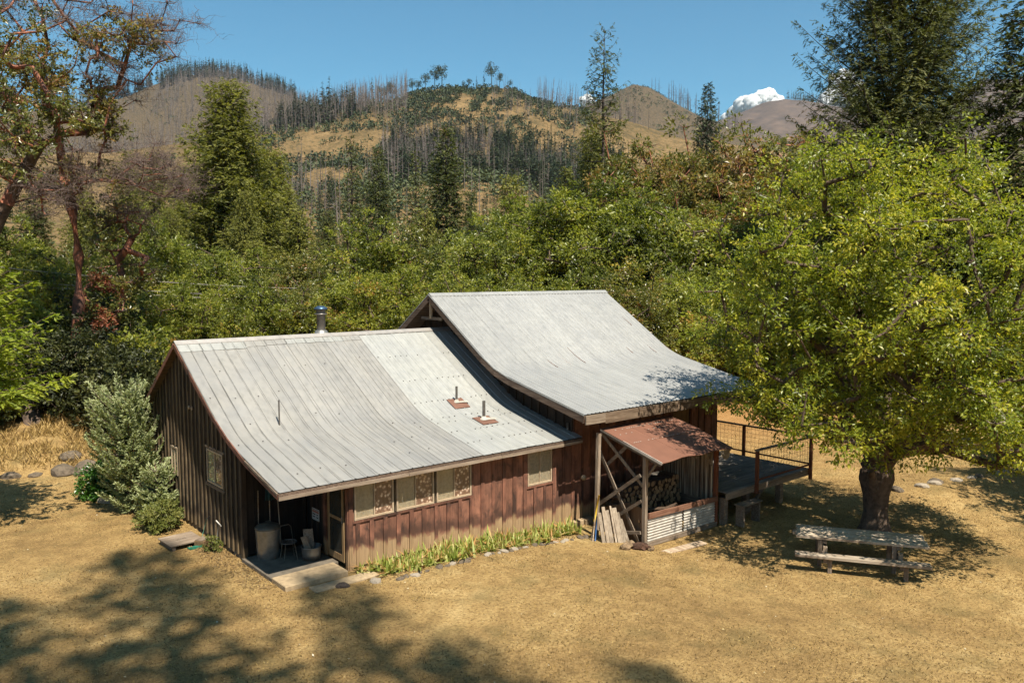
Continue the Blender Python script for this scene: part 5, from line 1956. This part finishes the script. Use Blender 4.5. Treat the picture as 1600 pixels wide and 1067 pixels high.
# conifers of the middle distance
con = [(362, 130, 75, C1, 24, 'olivefir', 'big broad sunny fir standing above the left roof', 1.15), (428, 235, 88, C1, 24, 'olivefir', 'olive fir right of the big broad fir', .9), (300, 262, 84, C1, 24, 'olivefir', 'olive fir left of the big broad fir', .9),
       (245, 240, 92, C2, 26, 'olivefir', 'hazy fir behind the bare twigs', 1.0), (470, 330, 70, C4, 14, 'olivefir', 'small olive fir below the big broad one', .9), (498, 362, 74, C2, 26, 'fir', 'small dark fir right of the big broad one', .6),
       (548, 212, 122, C3, 28, 'fir', 'tall thin ragged fir, left of the middle group', .85), (594, 232, 115, C2, 26, 'fir', 'pointed full fir in the middle group', .8), (648, 236, 116, C3, 28, 'fir', 'sparse fir between the pointed and the dark one', .8),
       (698, 198, 88, C2, 26, 'fir', 'dark heavy fir before the bare ochre knoll', 1.05), (797, 278, 88, C4, 14, 'olivefir', 'light feathery young fir before the ochre knoll', .75), (738, 300, 100, C2, 26, 'fir', 'short dark fir beside the heavy one', .7),
       (884, 262, 108, C2, 26, 'olivefir', 'fir left of the tall pine foot', .9), (925, 205, 104, C1, 24, 'olivefir', 'fir hiding the foot of the tall pine', .7), (985, 248, 96, C2, 26, 'olivefir', 'fir right of the tall pine foot', .8),
       (1100, 132, 150, C2, 26, 'farfir', 'lone pointed fir against the sky left of the cloud', .7), (205, 235, 100, C2, 26, 'olivefir', 'hazy fir behind the left madrone', .9), (-60, 240, 60, C2, 26, 'fir', 'dark fir at the far left edge', 1.1),
       (60, 290, 62, C2, 26, 'fir', 'shaded fir behind the left trunks', 1.2), (135, 300, 66, C1, 24, 'olivefir', 'green fir behind the second trunk', .9), (175, 330, 60, C4, 14, 'olivefir', 'small bright fir between the left trunks', 1.),
       (400, 380, 62, C4, 14, 'olivefir', 'bushy fir low above the left roof', 1.0), (330, 400, 58, C4, 14, 'olivefir', 'second bushy fir low above the left roof', 1.0), (560, 330, 96, C4, 14, 'fir', 'low dark fir below the thin ragged one', .8),
       (268, 330, 66, C1, 24, 'olivefir', 'olive fir low left of the big broad fir', .8), (385, 300, 68, C1, 24, 'olivefir', 'broad olive fir right in front of the big one', .75), (452, 290, 82, C2, 26, 'olivefir', 'narrow olive fir at the right of the fir group', 1.0),
       (515, 330, 90, C1, 24, 'fir', 'dusky fir before the dry gully', .6), (665, 330, 80, C4, 14, 'olivefir', 'rounded light fir left of the heavy dark one', .8), (835, 320, 84, C1, 24, 'olivefir', 'olive fir right of the ochre knoll', .7), (1020, 300, 80, C2, 26, 'fir', 'dark fir among the rusty crowns', .9),
       (1482, 200, 56, C2, 26, 'fir', 'dark fir right behind the big one', 1.0), (1680, 60, 46, C2, 26, 'fir', 'dark fir beyond the right edge', 1.2)]
for (px, top, d, pr, ph, lf, lb, wd) in con: plant(px, top, d, pr, ph, 0, 'fir_tree', lb, lf, 'barkd', wide=wd, dense=pr is not C3)
plant(942, 42, 96, PN, 36, 0, 'tall_pine', 'tall slender pine rising alone against the sky', 'fir', 'barkd', wide=.95)
# the big fir with rising limbs, and its dark neighbour
CB = conifer_proto(301, 27, 7.6, 1.5, 300, .25, .20, .115, .03, .12, .42, .50, up0=.40, r0=.42, dens=1.3, shoot=.32)
plant(1398, -150, 42, CB, 27, 0, 'big_fir', 'big dark fir with rising limbs filling the upper right', 'bigfir', 'barkd', wide=.92, dense=True)
CD = conifer_proto(302, 24, 4.8, 1.0, 240, .28, .28, .2, .2, .2, .7, .30, r0=.36, dens=1.2)
plant(1590, -70, 38, CD, 24, 0, 'dark_fir', 'dark fir cut by the right edge of the view', 'fir', 'barkd', wide=1.05, dense=True)
# bright young fir at the left edge
CL = conifer_proto(303, 8.5, 2.9, 3.6, 130, .17, .32, .14, .22, .3, .7, .55, r0=.13, dens=1.5)
plant(-85, 345, 21.5, CL, 8.5, 0, 'young_fir', 'bright lime green young fir at the left edge', 'limefir', 'bark')
CL2 = conifer_proto(304, 9, 2.2, .6, 130, .2, .32, .18, .2, .25, .8, .55, r0=.12)
plant(1640, 230, 31, CL2, 9, 0, 'young_fir', 'yellow green young fir tip at the right edge', 'limefir', 'bark')

# ---- the madrones at the left
def custom_tree(name, label, path, r0, clumps, bare, leafm, per, L, seed, redc=None, cr=.62, bark='madrone'):
    """path: trunk points; clumps: crown targets; bare: leafless twig clusters"""
    rs_ = np.random.RandomState(seed)
    base = np.array(path[0])
    path = [np.array(p) - base for p in path]
    root = empty(name, tuple(base), label, 'tree')
    allc = np.concatenate([clumps, bare]) - base
    segs, nodes = grow(rs_, path[-2], path[-1], allc, r0 * .8, .16, .9)
    pr = []
    m = len(path)
    tb_ = MB().tube([tuple(p + (rs_.normal(size=3) * .05 if 0 < i < m - 1 else 0)) for i, p in enumerate(path)], [r0 * (1.25 if i == 0 else 1.0 - .25 * i / m) for i in range(m)], 10)
    tb_.build('trunk', M[bark], root)
    C = clumps - base
    B = bare - base
    link('limbs', wood_mesh('limbs', segs), root, M['madrone'])
    link('twigs', wood_mesh('twigs', None, twigs(rs_, C, .85, 5, .014) + twigs(rs_, B, 1.5, 10, .013, .15)), root, M['twig'])
    V, F, T = clump_leaves(rs_, C, cr * rs_.uniform(.6, 1.3, len(C)), per, L, .45, .48, .15, .7, .4)
    link('crown', np_mesh('crown', V, F, T), root, M[leafm])
    if redc is not None:
        R = redc - base
        V, F, T = clump_leaves(rs_, R, .5, 90, L, .45, .5, .2, .7)
        link('dead_leaves', np_mesh('dead_leaves', V, F, T), root, M['redleaf'])
    return root


rs9 = np.random.RandomState(77)
def blob(px, py, depth, rx, ry, n, rd=1.5, sh=.6):
    """clump centres filling a region of the crown"""
    u = unit(rs9, n) * (rs9.rand(n) ** sh)[:, None]
    return np.array([at(px + a * rx, py + b * ry, depth + c * rd) for a, b, c in u])


gA = at(118, 620, 35.5)
gA[2] = gz(gA[0], gA[1]) - .2
cl = np.concatenate([blob(60, 130, 35, 130, 90, 90, 3), blob(180, 60, 34.5, 90, 60, 34, 2), blob(150, 190, 35, 60, 60, 26, 1.6), blob(110, 280, 35.5, 90, 50, 24, 2), blob(60, -60, 35, 150, 70, 40, 3), blob(190, -80, 35, 100, 50, 20, 2)])
ba = np.concatenate([blob(245, 40, 34.5, 62, 60, 20, 1.5), blob(185, 120, 34.5, 60, 60, 14, 1.5), blob(215, 255, 35, 60, 45, 22, 1.2), blob(270, 285, 35, 36, 36, 14, 1), blob(120, 270, 34, 90, 50, 16, 1.5), blob(150, 20, 34.5, 100, 70, 14, 2)])
custom_tree('madrone_tree', 'tall red barked madrone with bare twigs left of the cabin',
            [gA, at(116, 560, 35.5), at(121, 470, 35.5), at(119, 400, 35.5), at(114, 330, 35.4), at(100, 260, 35.3)], .27, cl, ba, 'rusty', 85, .17, 31, cr=.6)
gB = at(52, 640, 31.5)
gB[2] = gz(gB[0], gB[1]) - .2
cl = np.concatenate([blob(10, 210, 31, 90, 110, 60, 2.5), blob(-30, 60, 31, 130, 120, 50, 3), blob(90, 170, 31, 60, 50, 18, 1.5)])
ba = np.concatenate([blob(60, 290, 31, 70, 50, 14, 1.5), blob(20, 20, 31, 90, 60, 10, 2)])
custom_tree('leaning_madrone', 'madrone with a dark trunk leaning out of the left edge', [gB, at(30, 590, 31.5), at(2, 545, 31.3), at(-28, 470, 31.2), at(-25, 400, 31), at(10, 320, 31), at(62, 225, 31)], .26, cl, ba, 'madleaf', 80, .16, 32, cr=.6, bark='bark')
gC = at(162, 612, 37)
gC[2] = gz(gC[0], gC[1]) - .2
cl = np.concatenate([blob(150, 470, 36.5, 55, 55, 22, 1.5), blob(175, 350, 37, 50, 60, 20, 1.5), blob(215, 430, 37, 40, 60, 16, 1.5)])
ba = blob(205, 340, 37, 45, 50, 10, 1)
custom_tree('slim_madrone', 'slim madrone with a peeled pink fork behind the juniper', [gC, at(163, 570, 37), at(178, 520, 37), at(192, 455, 37), at(186, 405, 37), at(207, 372, 37)], .19, cl, ba, 'madleaf', 110, .15, 33,
            redc=np.concatenate([blob(145, 505, 36, 30, 24, 14, .8), blob(155, 435, 36.5, 22, 16, 8, .6)]), cr=.55)

# undergrowth
B1 = bush_proto(11, (1.7, 1.6, 1.5), 90, 110, .42, .14, .5)
B2 = bush_proto(12, (1.4, 1.5, 1.9), 90, 110, .40, .13, .5, lump=.45)
for i, (px, py, d, s, lf) in enumerate([(-30, 640, 31, 1.1, 'dkbush'), (40, 645, 32.5, 1.1, 'dkbush'), (95, 640, 33, 1.2, 'dkbush'), (150, 640, 33.5, 1.1, 'dkbush'), (205, 640, 32, 1.1, 'dkbush'), (10, 600, 35, 1.3, 'oak'), (75, 590, 36, 1.5, 'oak'), (140, 590, 37, 1.4, 'dkbush'), (200, 560, 37, 1.6, 'oak'),
                                        (250, 560, 35, 1.5, 'oak'), (-80, 620, 30, 1.4, 'oak'), (235, 620, 33, 1.2, 'dkbush')]):
    p = at(px, py, d)
    g = gz(p[0], p[1]) - .1
    b = (B1, B2)[i % 2]
    spot = 'at the left edge' if px < 0 else 'below the leaning madrone trunk' if px < 60 else 'left of the red madrone trunk' if px < 100 else 'between the two madrone trunks' if px < 160 else 'behind the tall juniper' if px < 220 else 'against the rear corner of the cabin'
    tree('undergrowth_bush', ('dark ' if lf == 'dkbush' else 'olive ') + ('low' if py > 610 else 'tall') + ' bush in the thicket ' + spot, 'bush', (p[0], p[1], g), b[0], b[1], M['bark'], M[lf],
         rnd.uniform(0, 6), s * rnd.uniform(.9, 1.2), 'thicket behind the dry bank', wname='stems', lname='leaves')
for i in range(26):
    px = 1050 + i * 26
    d = 47 + (i % 3) * 2.5
    p = at(px, 600, d)
    b = (B1, B2)[i % 2]
    tree('undergrowth_bush', 'olive leafy bush at the far edge of the right clearing', 'bush', (p[0], p[1], gz(p[0], p[1]) - .1), b[0], b[1], M['bark'], M['oak' if i % 3 else 'madleaf'],
         rnd.uniform(0, 6), rnd.uniform(1.3, 2.0), 'bushes at the far edge of the right clearing', wname='stems', lname='leaves')

# tall firs behind the viewpoint: their tops throw the soft shade over the lawn
CS = conifer_proto(401, 45, 4.2, 17, 300, .45, .40, .46, .3, .1, .55, .45, open_=.22, r0=.4, dens=.7)
for i, (tx, ty, H, wd) in enumerate([(-3.3, 4.6, 47, .85), (-6.9, 3.4, 46, 1.0), (-.7, .35, 45, .62), (1.4, -7.0, 40, .55), (-11.5, 3.0, 48, 1.0), (-9.2, -1.0, 43, .9), (-.2, -4.2, 43, .5)]):
    bx, by = tx + SV[0] / SV[2] * H, ty + SV[1] / SV[2] * H
    g = gz(bx, by) - .3
    o = tree('fir_tree', 'tall fir on the near side of the lawn, behind the viewpoint', 'tree', (bx, by, g), CS[0], CS[1], M['barkd'], M['fir'], rnd.uniform(0, 6), wd, 'tall firs on the near side of the lawn', sz=H / 45)
plant_r = tree('broadleaf_tree', 'olive tree just beyond the right edge shading the rocks', 'tree', (21.0, -12.6, gz(21, -12.6)), O3[0], O3[1], M['bark'], M['oak'], 1.0, 1.05)
plant_r = tree('broadleaf_tree', 'second olive tree beyond the right edge', 'tree', (25.5, -12.5, gz(25.5, -12.5)), O2[0], O2[1], M['bark'], M['oak'], 2.0, 1.1)

# ================================================================== far forests on the hills
def scatter(rs_, n, pxr, rr, dens=None):
    px = rs_.uniform(pxr[0], pxr[1], n)
    r = np.sqrt(rs_.uniform(rr[0] ** 2, rr[1] ** 2, n)) if rr[1] > rr[0] else np.full(n, rr[0])
    a = azd(px) + YAW
    x, y = CAM[0] + r * np.sin(a), CAM[1] + r * np.cos(a)
    if dens is not None:
        k = dens(x, y, px, r)
        x, y, px, r = x[k], y[k], px[k], r[k]
    return np.stack([x, y, ground_h(x, y)], 1)


def snag_shape(rs_, n_tw=26):
    """burned conifer: bare pole with short thin limbs, unit height"""
    segs = [(np.array([0, 0, -.04]), np.array([0, 0, .5]), .009, .006), (np.array([0, 0, .5]), np.array([0, 0, 1.]), .006, .0015)]
    V, F = tubes_np(segs, 4)
    P = np.zeros((n_tw, 3))
    P[:, 2] = rs_.uniform(.25, .95, n_tw)
    a = rs_.uniform(0, 6.28, n_tw)
    D = np.stack([np.cos(a), np.sin(a), rs_.uniform(-.2, .6, n_tw)], 1)
    L_ = .11 * (1.15 - P[:, 2]) * rs_.uniform(.5, 1.5, n_tw)
    v, f = leaf_quads(P, D, unit(rs_, n_tw), L_, .008, 0)
    return merge([(V, F), (v, f)])


def far_fir_shape(rs_, n=70, w=.17, z0=.12):
    segs = [(np.array([0, 0, -.04]), np.array([0, 0, .95]), .012, .003)]
    V, F = tubes_np(segs, 4)
    z = z0 + (1 - z0) * rs_.rand(n) ** 1.1
    a = rs_.uniform(0, 6.28, n)
    P = np.stack([np.zeros(n), np.zeros(n), z], 1)
    D = np.stack([np.cos(a), np.sin(a), rs_.uniform(-.5, -.05, n)], 1)
    L_ = (w * (1 - z) ** .75 + .02) * rs_.uniform(.6, 1.2, n)
    N = unit(rs_, n) * .4
    N[:, 2] += 1
    v, f = leaf_quads(P, D, N, L_, L_ * .55, .1)
    return merge([(V, F), (v, f)])


def round_shape(rs_, n=44, w=.38, cz=.68, ls=.17):
    segs = [(np.array([0, 0, -.04]), np.array([0, 0, cz]), .022, .012)]
    V, F = tubes_np(segs, 4)
    u = unit(rs_, n) * (rs_.rand(n) ** .4)[:, None]
    P = u * np.array([w * .72, w * .72, .30]) + np.array([0, 0, cz])
    v, f = leaf_quads(P, u + unit(rs_, n) * .6, unit(rs_, n) + np.array([0, 0, .8]), ls, ls * .62, .1)
    return merge([(V, F), (v, f)])


def fine_round(rs_, n=420):
    V, F = tubes_np([(np.array([0, 0, -.04]), np.array([0, 0, .8]), .02, .008)], 5)
    cs = unit(rs_, 14) * np.array([.24, .24, .24]) * rs_.rand(14, 1) ** .4 + np.array([0, 0, .68])
    c = cs[rs_.randint(0, 14, n)]
    P = c + rs_.normal(size=(n, 3)) * .055
    v, f = leaf_quads(P, unit(rs_, n), unit(rs_, n) + np.array([0, 0, .8]), .06, .035, .1)
    return merge([(V, F), (v, f)])


def mass(name, kinds, pts, hs, mat, seed, tint=.5, tv=.18, ws=1.0, lean=0.0):
    rs_ = np.random.RandomState(seed)
    which = rs_.randint(0, len(kinds), len(pts))
    Vs, Fs, Ts, off = [], [], [], 0
    for k, (v, f) in enumerate(kinds):
        q = pts[which == k]
        if not len(q): continue
        h = rs_.uniform(*hs, len(q))
        a = rs_.uniform(0, 6.28, len(q))
        c, s = np.cos(a)[:, None], np.sin(a)[:, None]
        x = (v[None, :, 0] * c - v[None, :, 1] * s) * h[:, None] * ws
        y = (v[None, :, 0] * s + v[None, :, 1] * c) * h[:, None] * ws
        z = v[None, :, 2] * h[:, None]
        ln = rs_.normal(size=(2, len(q), 1)) * lean
        x = x + z * ln[0]
        y = y + z * ln[1]
        W_ = np.stack([x + q[:, 0:1], y + q[:, 1:2], z + q[:, 2:3]], -1).reshape(-1, 3)
        F_ = (f[None] + (np.arange(len(q)) * len(v))[:, None, None]).reshape(-1, 4)
        Vs.append(W_)
        Fs.append(F_ + off)
        off += len(W_)
        Ts.append(np.clip(np.repeat(tint + rs_.normal(size=len(q)) * tv, len(f)) + rs_.normal(size=len(F_)) * .10, .02, .98))
    o = link(name, np_mesh(name, np.concatenate(Vs), np.concatenate(Fs), np.concatenate(Ts)), None, mat)
    return tag(o, kind='stuff')


rf = np.random.RandomState(5)
SN = [snag_shape(rf, 26) for _ in range(4)]
FF = [far_fir_shape(rf, 60, w) for w in (.17, .22, .13)]
RD = [round_shape(rf, 34) for _ in range(3)]
SB = [round_shape(rf, 15, .55, .32, .36) for _ in range(3)]
patch = lambda s, lo: (lambda x, y, px, r: fbm(x / s + 3, y / s + 7, 3) > lo)
p1 = np.concatenate([scatter(rf, 900, (370, 640), (640, 735)), scatter(rf, 1300, (600, 940), (470, 585), patch(45, -.08)), scatter(rf, 170, (840, 1010), (690, 745)), scatter(rf, 160, (770, 900), (590, 700), patch(40, .0)), scatter(rf, 150, (440, 640), (715, 745)),
                     scatter(rf, 130, (430, 620), (270, 430), patch(30, .02)), scatter(rf, 220, (600, 900), (430, 560), patch(30, 0))])
mass('burned_forest', SN, p1, (8, 25), M['snag'], 1, .50, .25, 1.1, .05)
p2 = np.concatenate([scatter(rf, 3000, (100, 500), (1020, 1560), patch(120, -.12)), scatter(rf, 150, (180, 300), (900, 1050))])
mass('burned_forest', SN, p2, (13, 26), M['snag'], 2, .42, .2, 1.4, .04)
p3 = scatter(rf, 50, (1010, 1160), (1560, 1600))
mass('burned_forest', SN, p3, (26, 44), M['snag'], 3, .2, .1, 2.0)
p4 = np.concatenate([scatter(rf, 950, (600, 980), (420, 580), patch(50, -.05)), scatter(rf, 150, (440, 560), (650, 735)), scatter(rf, 30, (560, 960), (600, 730), patch(40, .05))])
mass('conifer_forest', FF, p4, (12, 25), M['farfir'], 4, .45, .15)
p5 = np.concatenate([scatter(rf, 330, (262, 470), (1480, 1640)), scatter(rf, 60, (180, 262), (1560, 1620)), scatter(rf, 120, (-200, 180), (1500, 1620))])
mass('conifer_forest', FF, p5, (20, 34), M['farfir'], 5, .35, .1)
p6 = np.concatenate([scatter(rf, 90, (1222, 1330), (3230, 3320)), scatter(rf, 40, (1480, 1560), (3260, 3310))])
mass('conifer_forest', FF, p6, (24, 40), M['farfir'], 6, .3, .1, 1.2)
# scrub and young oaks
p7 = np.concatenate([scatter(rf, 3000, (320, 720), (400, 740), patch(38, -.12)), scatter(rf, 2200, (620, 920), (580, 745), patch(22, -.08)), scatter(rf, 900, (100, 520), (1000, 1580), patch(60, 0)), scatter(rf, 700, (900, 1130), (1200, 1590), patch(60, -.05))])
mass('hillside_scrub', SB, p7, (2.2, 6.0), M['scrub'], 7, .35, .2, 1.1)
p8 = np.concatenate([scatter(rf, 620, (420, 940), (130, 400), patch(26, -.06)), scatter(rf, 60, (560, 660), (330, 400)), scatter(rf, 60, (800, 940), (300, 420)), scatter(rf, 260, (-100, 460), (150, 600), patch(30, -.1)), scatter(rf, 420, (900, 1700), (110, 600))])
mass('hillside_scrub', RD, p8, (4, 9), M['scrub'], 8, .5, .2, 1.3)
# skyline pines that stand alone
rmesh = []
for k, sh_ in enumerate([fine_round(rf) for _ in range(3)] + FF):
    me = np_mesh('skyline_tree', sh_[0], sh_[1], np.full(len(sh_[1]), .4) + rf.normal(size=len(sh_[1])) * .12)
    me.materials.append(M['farfir'])
    rmesh.append(me)
for i, (px, h, k, r) in enumerate([(648, 15, 0, 738), (657, 13, 1, 738), (668, 17, 2, 738), (682, 21, 0, 740), (693, 23, 1, 740), (735, 10, 2, 738), (726, 8, 0, 738), (769, 23, 0, 741), (781, 15, 1, 741), (746, 12, 3, 741), (757, 13, 4, 741), (616, 19, 1, 742), (608, 15, 0, 742), (598, 16, 2, 742),
                                   (586, 26, 3, 742), (510, 30, 4, 742), (521, 34, 3, 742), (797, 9, 0, 741), (868, 12, 3, 742), (888, 11, 0, 742)]):
    a = azd(px) + YAW
    x, y = CAM[0] + r * math.sin(a), CAM[1] + r * math.cos(a)
    o = bpy.data.objects.new('skyline_tree', rmesh[k])
    COL.objects.link(o)
    o.location = (x, y, gz(x, y))
    w = h * (1.0 if k < 3 else 1.0)
    o.scale = (w, w, h)
    o.rotation_euler = (0, 0, i)
    tag(o, 'small round crowned tree standing on the skyline of the near hill' if k < 3 else 'small pointed conifer standing on the skyline of the near hill', 'tree', 'lone trees on the near skyline')
# nearer single snags and conifers on the slope, each its own object
smesh = []
for k, sh_ in enumerate(SN):
    me = np_mesh('dead_tree', sh_[0], sh_[1], np.full(len(sh_[1]), .5))
    me.materials.append(M['snag'])
    smesh.append(me)
for i in range(46):
    px, r = rf.uniform(430, 880), rf.uniform(240, 470)
    a = azd(px) + YAW
    x, y = CAM[0] + r * math.sin(a), CAM[1] + r * math.cos(a)
    o = bpy.data.objects.new('dead_tree', smesh[i % 4])
    COL.objects.link(o)
    h = rf.uniform(14, 26)
    o.location = (x, y, gz(x, y))
    o.scale = (h * 1.1, h * 1.1, h)
    tag(o, 'bare burned trunk standing on the dry slope below the ridge', 'dead tree', 'bare burned trunks on the dry slope')
for i in range(46):
    px, r = rf.uniform(420, 940), rf.uniform(200, 380)
    if 620 < px < 830 and r > 270: continue
    a = azd(px) + YAW
    x, y = CAM[0] + r * math.sin(a), CAM[1] + r * math.cos(a)
    o = bpy.data.objects.new('slope_fir', C3[1] if i % 2 else C2[1])
    COL.objects.link(o)
    h = rf.uniform(.45, .85)
    o.material_slots[0].link = 'OBJECT'
    o.material_slots[0].material = M['farfir']
    o.location = (x, y, gz(x, y) - .5)
    o.scale = (h * .8, h * .8, h)
    tag(o, 'dark conifer growing on the slope behind the tree belt', 'conifer', 'conifers on the slope behind the belt')

# ================================================================== wires, grass, litter, clouds, haze
for i, (y0_, y1_, d0, d1) in enumerate(((411, 451, 37, 60), (430, 462, 37, 60), (436, 468, 37, 60))):
    a, b = at(-60, y0_, d0), at(640, y1_ - 2, d1)
    pts = [tuple(a * (1 - t) + b * t - np.array([0, 0, .5 * 4 * t * (1 - t)])) for t in np.linspace(0, 1, 24)]
    tag(MB().tube(pts, .016, 5).build('power_line', plain('pale_cable%d' % i, (.42, .38, .32), .6)), ('topmost', 'middle', 'lowest')[i] + ' of the thin cables crossing the trees at the left', 'cable')


def blades(name, P, L, Wd, mat, rs_, lean=.5, tint=.5, tv=.2):
    n = len(P)
    D = unit(rs_, n) * lean
    D[:, 2] = 1
    V, F = leaf_quads(P, D, unit(rs_, n), L, Wd, .1)
    return tag(link(name, np_mesh(name, V, F, np.clip(tint + rs_.normal(size=n) * tv, .02, .98)), None, mat), kind='stuff')


rg = np.random.RandomState(9)
n = 170000
fx, rtv = 7 + 37 * rg.rand(n) ** 1.25, rg.uniform(-.70, .70, n)
x = CAM[0] + fx * math.sin(YAW) + fx * rtv * math.cos(YAW)
y = CAM[1] + fx * math.cos(YAW) - fx * rtv * math.sin(YAW)
k = (fbm(x * .5, y * .5, 3) + .25 * fbm(x * 3, y * 3, 2) + rg.normal(size=n) * .10 > -.06) & ~((x > -1.7) & (x < 14.4) & (y > -.1) & (y < 9.5)) & ~((x > -1.7) & (x < .3) & (y < 2) & (y > -.8)) & (x + y * 0 < 60)
x, y = x[k], y[k]
blades('lawn_stubble', np.stack([x, y, ground_h(x, y) - .004], 1), rg.uniform(.03, .075, len(x)), .014, M['straw'], rg, 1.6, .36, .26)
n = 5200
fx, rtv = rg.uniform(8, 40, n), rg.uniform(-.68, .68, n)
x = CAM[0] + fx * math.sin(YAW) + fx * rtv * math.cos(YAW)
y = CAM[1] + fx * math.cos(YAW) - fx * rtv * math.sin(YAW)
k = ~((x > -1.7) & (x < 14.4) & (y > -.1) & (y < 9.5))
x, y = x[k], y[k]
P = np.stack([x, y, ground_h(x, y) + .012], 1)
D = unit(rg, len(P))
D[:, 2] *= .2
N = unit(rg, len(P)) * .5
N[:, 2] = 1
V, F = leaf_quads(P, D, N, rg.uniform(.02, .065, len(P)), rg.uniform(.015, .04, len(P)), .1)
tag(link('fallen_leaves', np_mesh('fallen_leaves', V, F, rg.rand(len(P)) ** 1.3), None, M['litter']), kind='stuff')
# litter below the irises and in the gutter beside the slab
n = 2600
x = np.concatenate([rg.uniform(0, 6.8, 1800), rg.uniform(-2.35, -1.7, 800)])
y = np.concatenate([rg.uniform(-1.15, -.1, 1800), rg.uniform(.1, 4.2, 800)])
P = np.stack([x, y, ground_h(x, y) + .015], 1)
V, F = leaf_quads(P, unit(rg, n) * [1, 1, .3], unit(rg, n) * .5 + [0, 0, 1], rg.uniform(.04, .10, n), .03, .1)
tag(link('fallen_leaves', np_mesh('leaf_litter', V, F, np.clip(rg.normal(size=n) * .2 + .4, 0, 1)), None, M['litter']), kind='stuff')
# tall dry grass on the bank
n = 34000
x = rg.uniform(-13, 1.2, n)
y = rg.uniform(14.4, 22, n)
edge = 14.5 + .35 * np.abs(x + 2.4)
k = (y > edge + .2) & (fbm(x * .6, y * .6, 3) > -.25)
x, y = x[k], y[k]
blades('tall_dry_grass', np.stack([x, y, ground_h(x, y) - .02], 1), rg.uniform(.10, .24, len(x)) + .30 * rg.rand(len(x)) ** 4, .028, M['straw'], rg, 1.0, .50, .26)
n = 16000
x, y = rg.uniform(14, 46, n), rg.uniform(-8, 24, n)
k = (fbm(x * .4, y * .4, 3) > .06) & (y > -5 - (x - 18) * .27 + 1)
x, y = x[k], y[k]
blades('tall_dry_grass', np.stack([x, y, ground_h(x, y) - .02], 1), rg.uniform(.08, .25, len(x)), .02, M['straw'], rg, .7, .45, .2)


def cloud(px, py, depth, parts, label):
    bm = bmesh.new()
    rc = random.Random(int(px))
    for (dx, dy, r) in parts:
        c = at(px + dx, py + dy, depth + rc.uniform(-.02, .02) * depth) - at(px, py, depth)
        R = r / FPX * depth
        ret = bmesh.ops.create_icosphere(bm, subdivisions=4, radius=R)
        for v in ret['verts']:
            u = v.co.normalized()
            q = 3.0 * u
            f = 1 + .55 * float(fbm(np.array(q.x + dx * .3), np.array(q.y + q.z * 1.3 + dy * .3), 5))
            v.co = v.co * f + Vector(c)
    me = bpy.data.meshes.new('cloud')
    bm.to_mesh(me)
    bm.free()
    for p in me.polygons: p.use_smooth = True
    o = link('cloud', me, None, M['cloud'])
    o.location = at(px, py, depth)
    tag(o, label, 'cloud')


t = NT('cumulus')
d = t.n('BsdfDiffuse')
d.inputs[0].default_value = (.70, .70, .70, 1)
d2 = t.n('BsdfTranslucent')
d2.inputs[0].default_value = (.95, .95, .95, 1)
m = t.n('MixShader')
m.inputs[0].default_value = .35
t.l(d.outputs[0], m.inputs[1])
t.l(d2.outputs[0], m.inputs[2])
M['cloud'] = t.fin(m.outputs[0])
cloud(1182, 165, 9000, [(-34, 12, 12), (-22, 2, 14), (-8, -2, 15), (6, -10, 13), (18, -12, 14), (30, -4, 13), (0, 14, 24), (26, 12, 20), (-46, 22, 10), (40, 12, 14), (-16, -8, 8), (12, -18, 7)], 'white cumulus cloud peeping over the far bald mountain')
cloud(1312, 150, 9000, [(-18, 8, 15), (0, -14, 17), (12, -26, 14), (-4, 4, 20), (24, -6, 18), (-24, 18, 14), (36, 10, 18), (6, 18, 22), (4, -34, 8), (-10, -26, 8), (50, 16, 14)], 'white cumulus cloud half hidden by the big fir')
cloud(915, 156, 9000, [(-5, 1, 6), (3, -2, 7), (9, 3, 6), (0, 6, 8)], 'tiny white cloud beside the tall pine')

hz = MB().box(-6500, 6500, -6500, 6500, -90, 620).build('haze', None)
t = NT('thin_haze')
v = t.n('VolumePrincipled')
v.inputs['Color'].default_value = (.78, .86, .95, 1)
v.inputs['Density'].default_value = .00006
v.inputs['Anisotropy'].default_value = .3
t.l(v.outputs[0], t.out.inputs[1])
hz.data.materials.append(t.m)
tag(hz, kind='stuff')
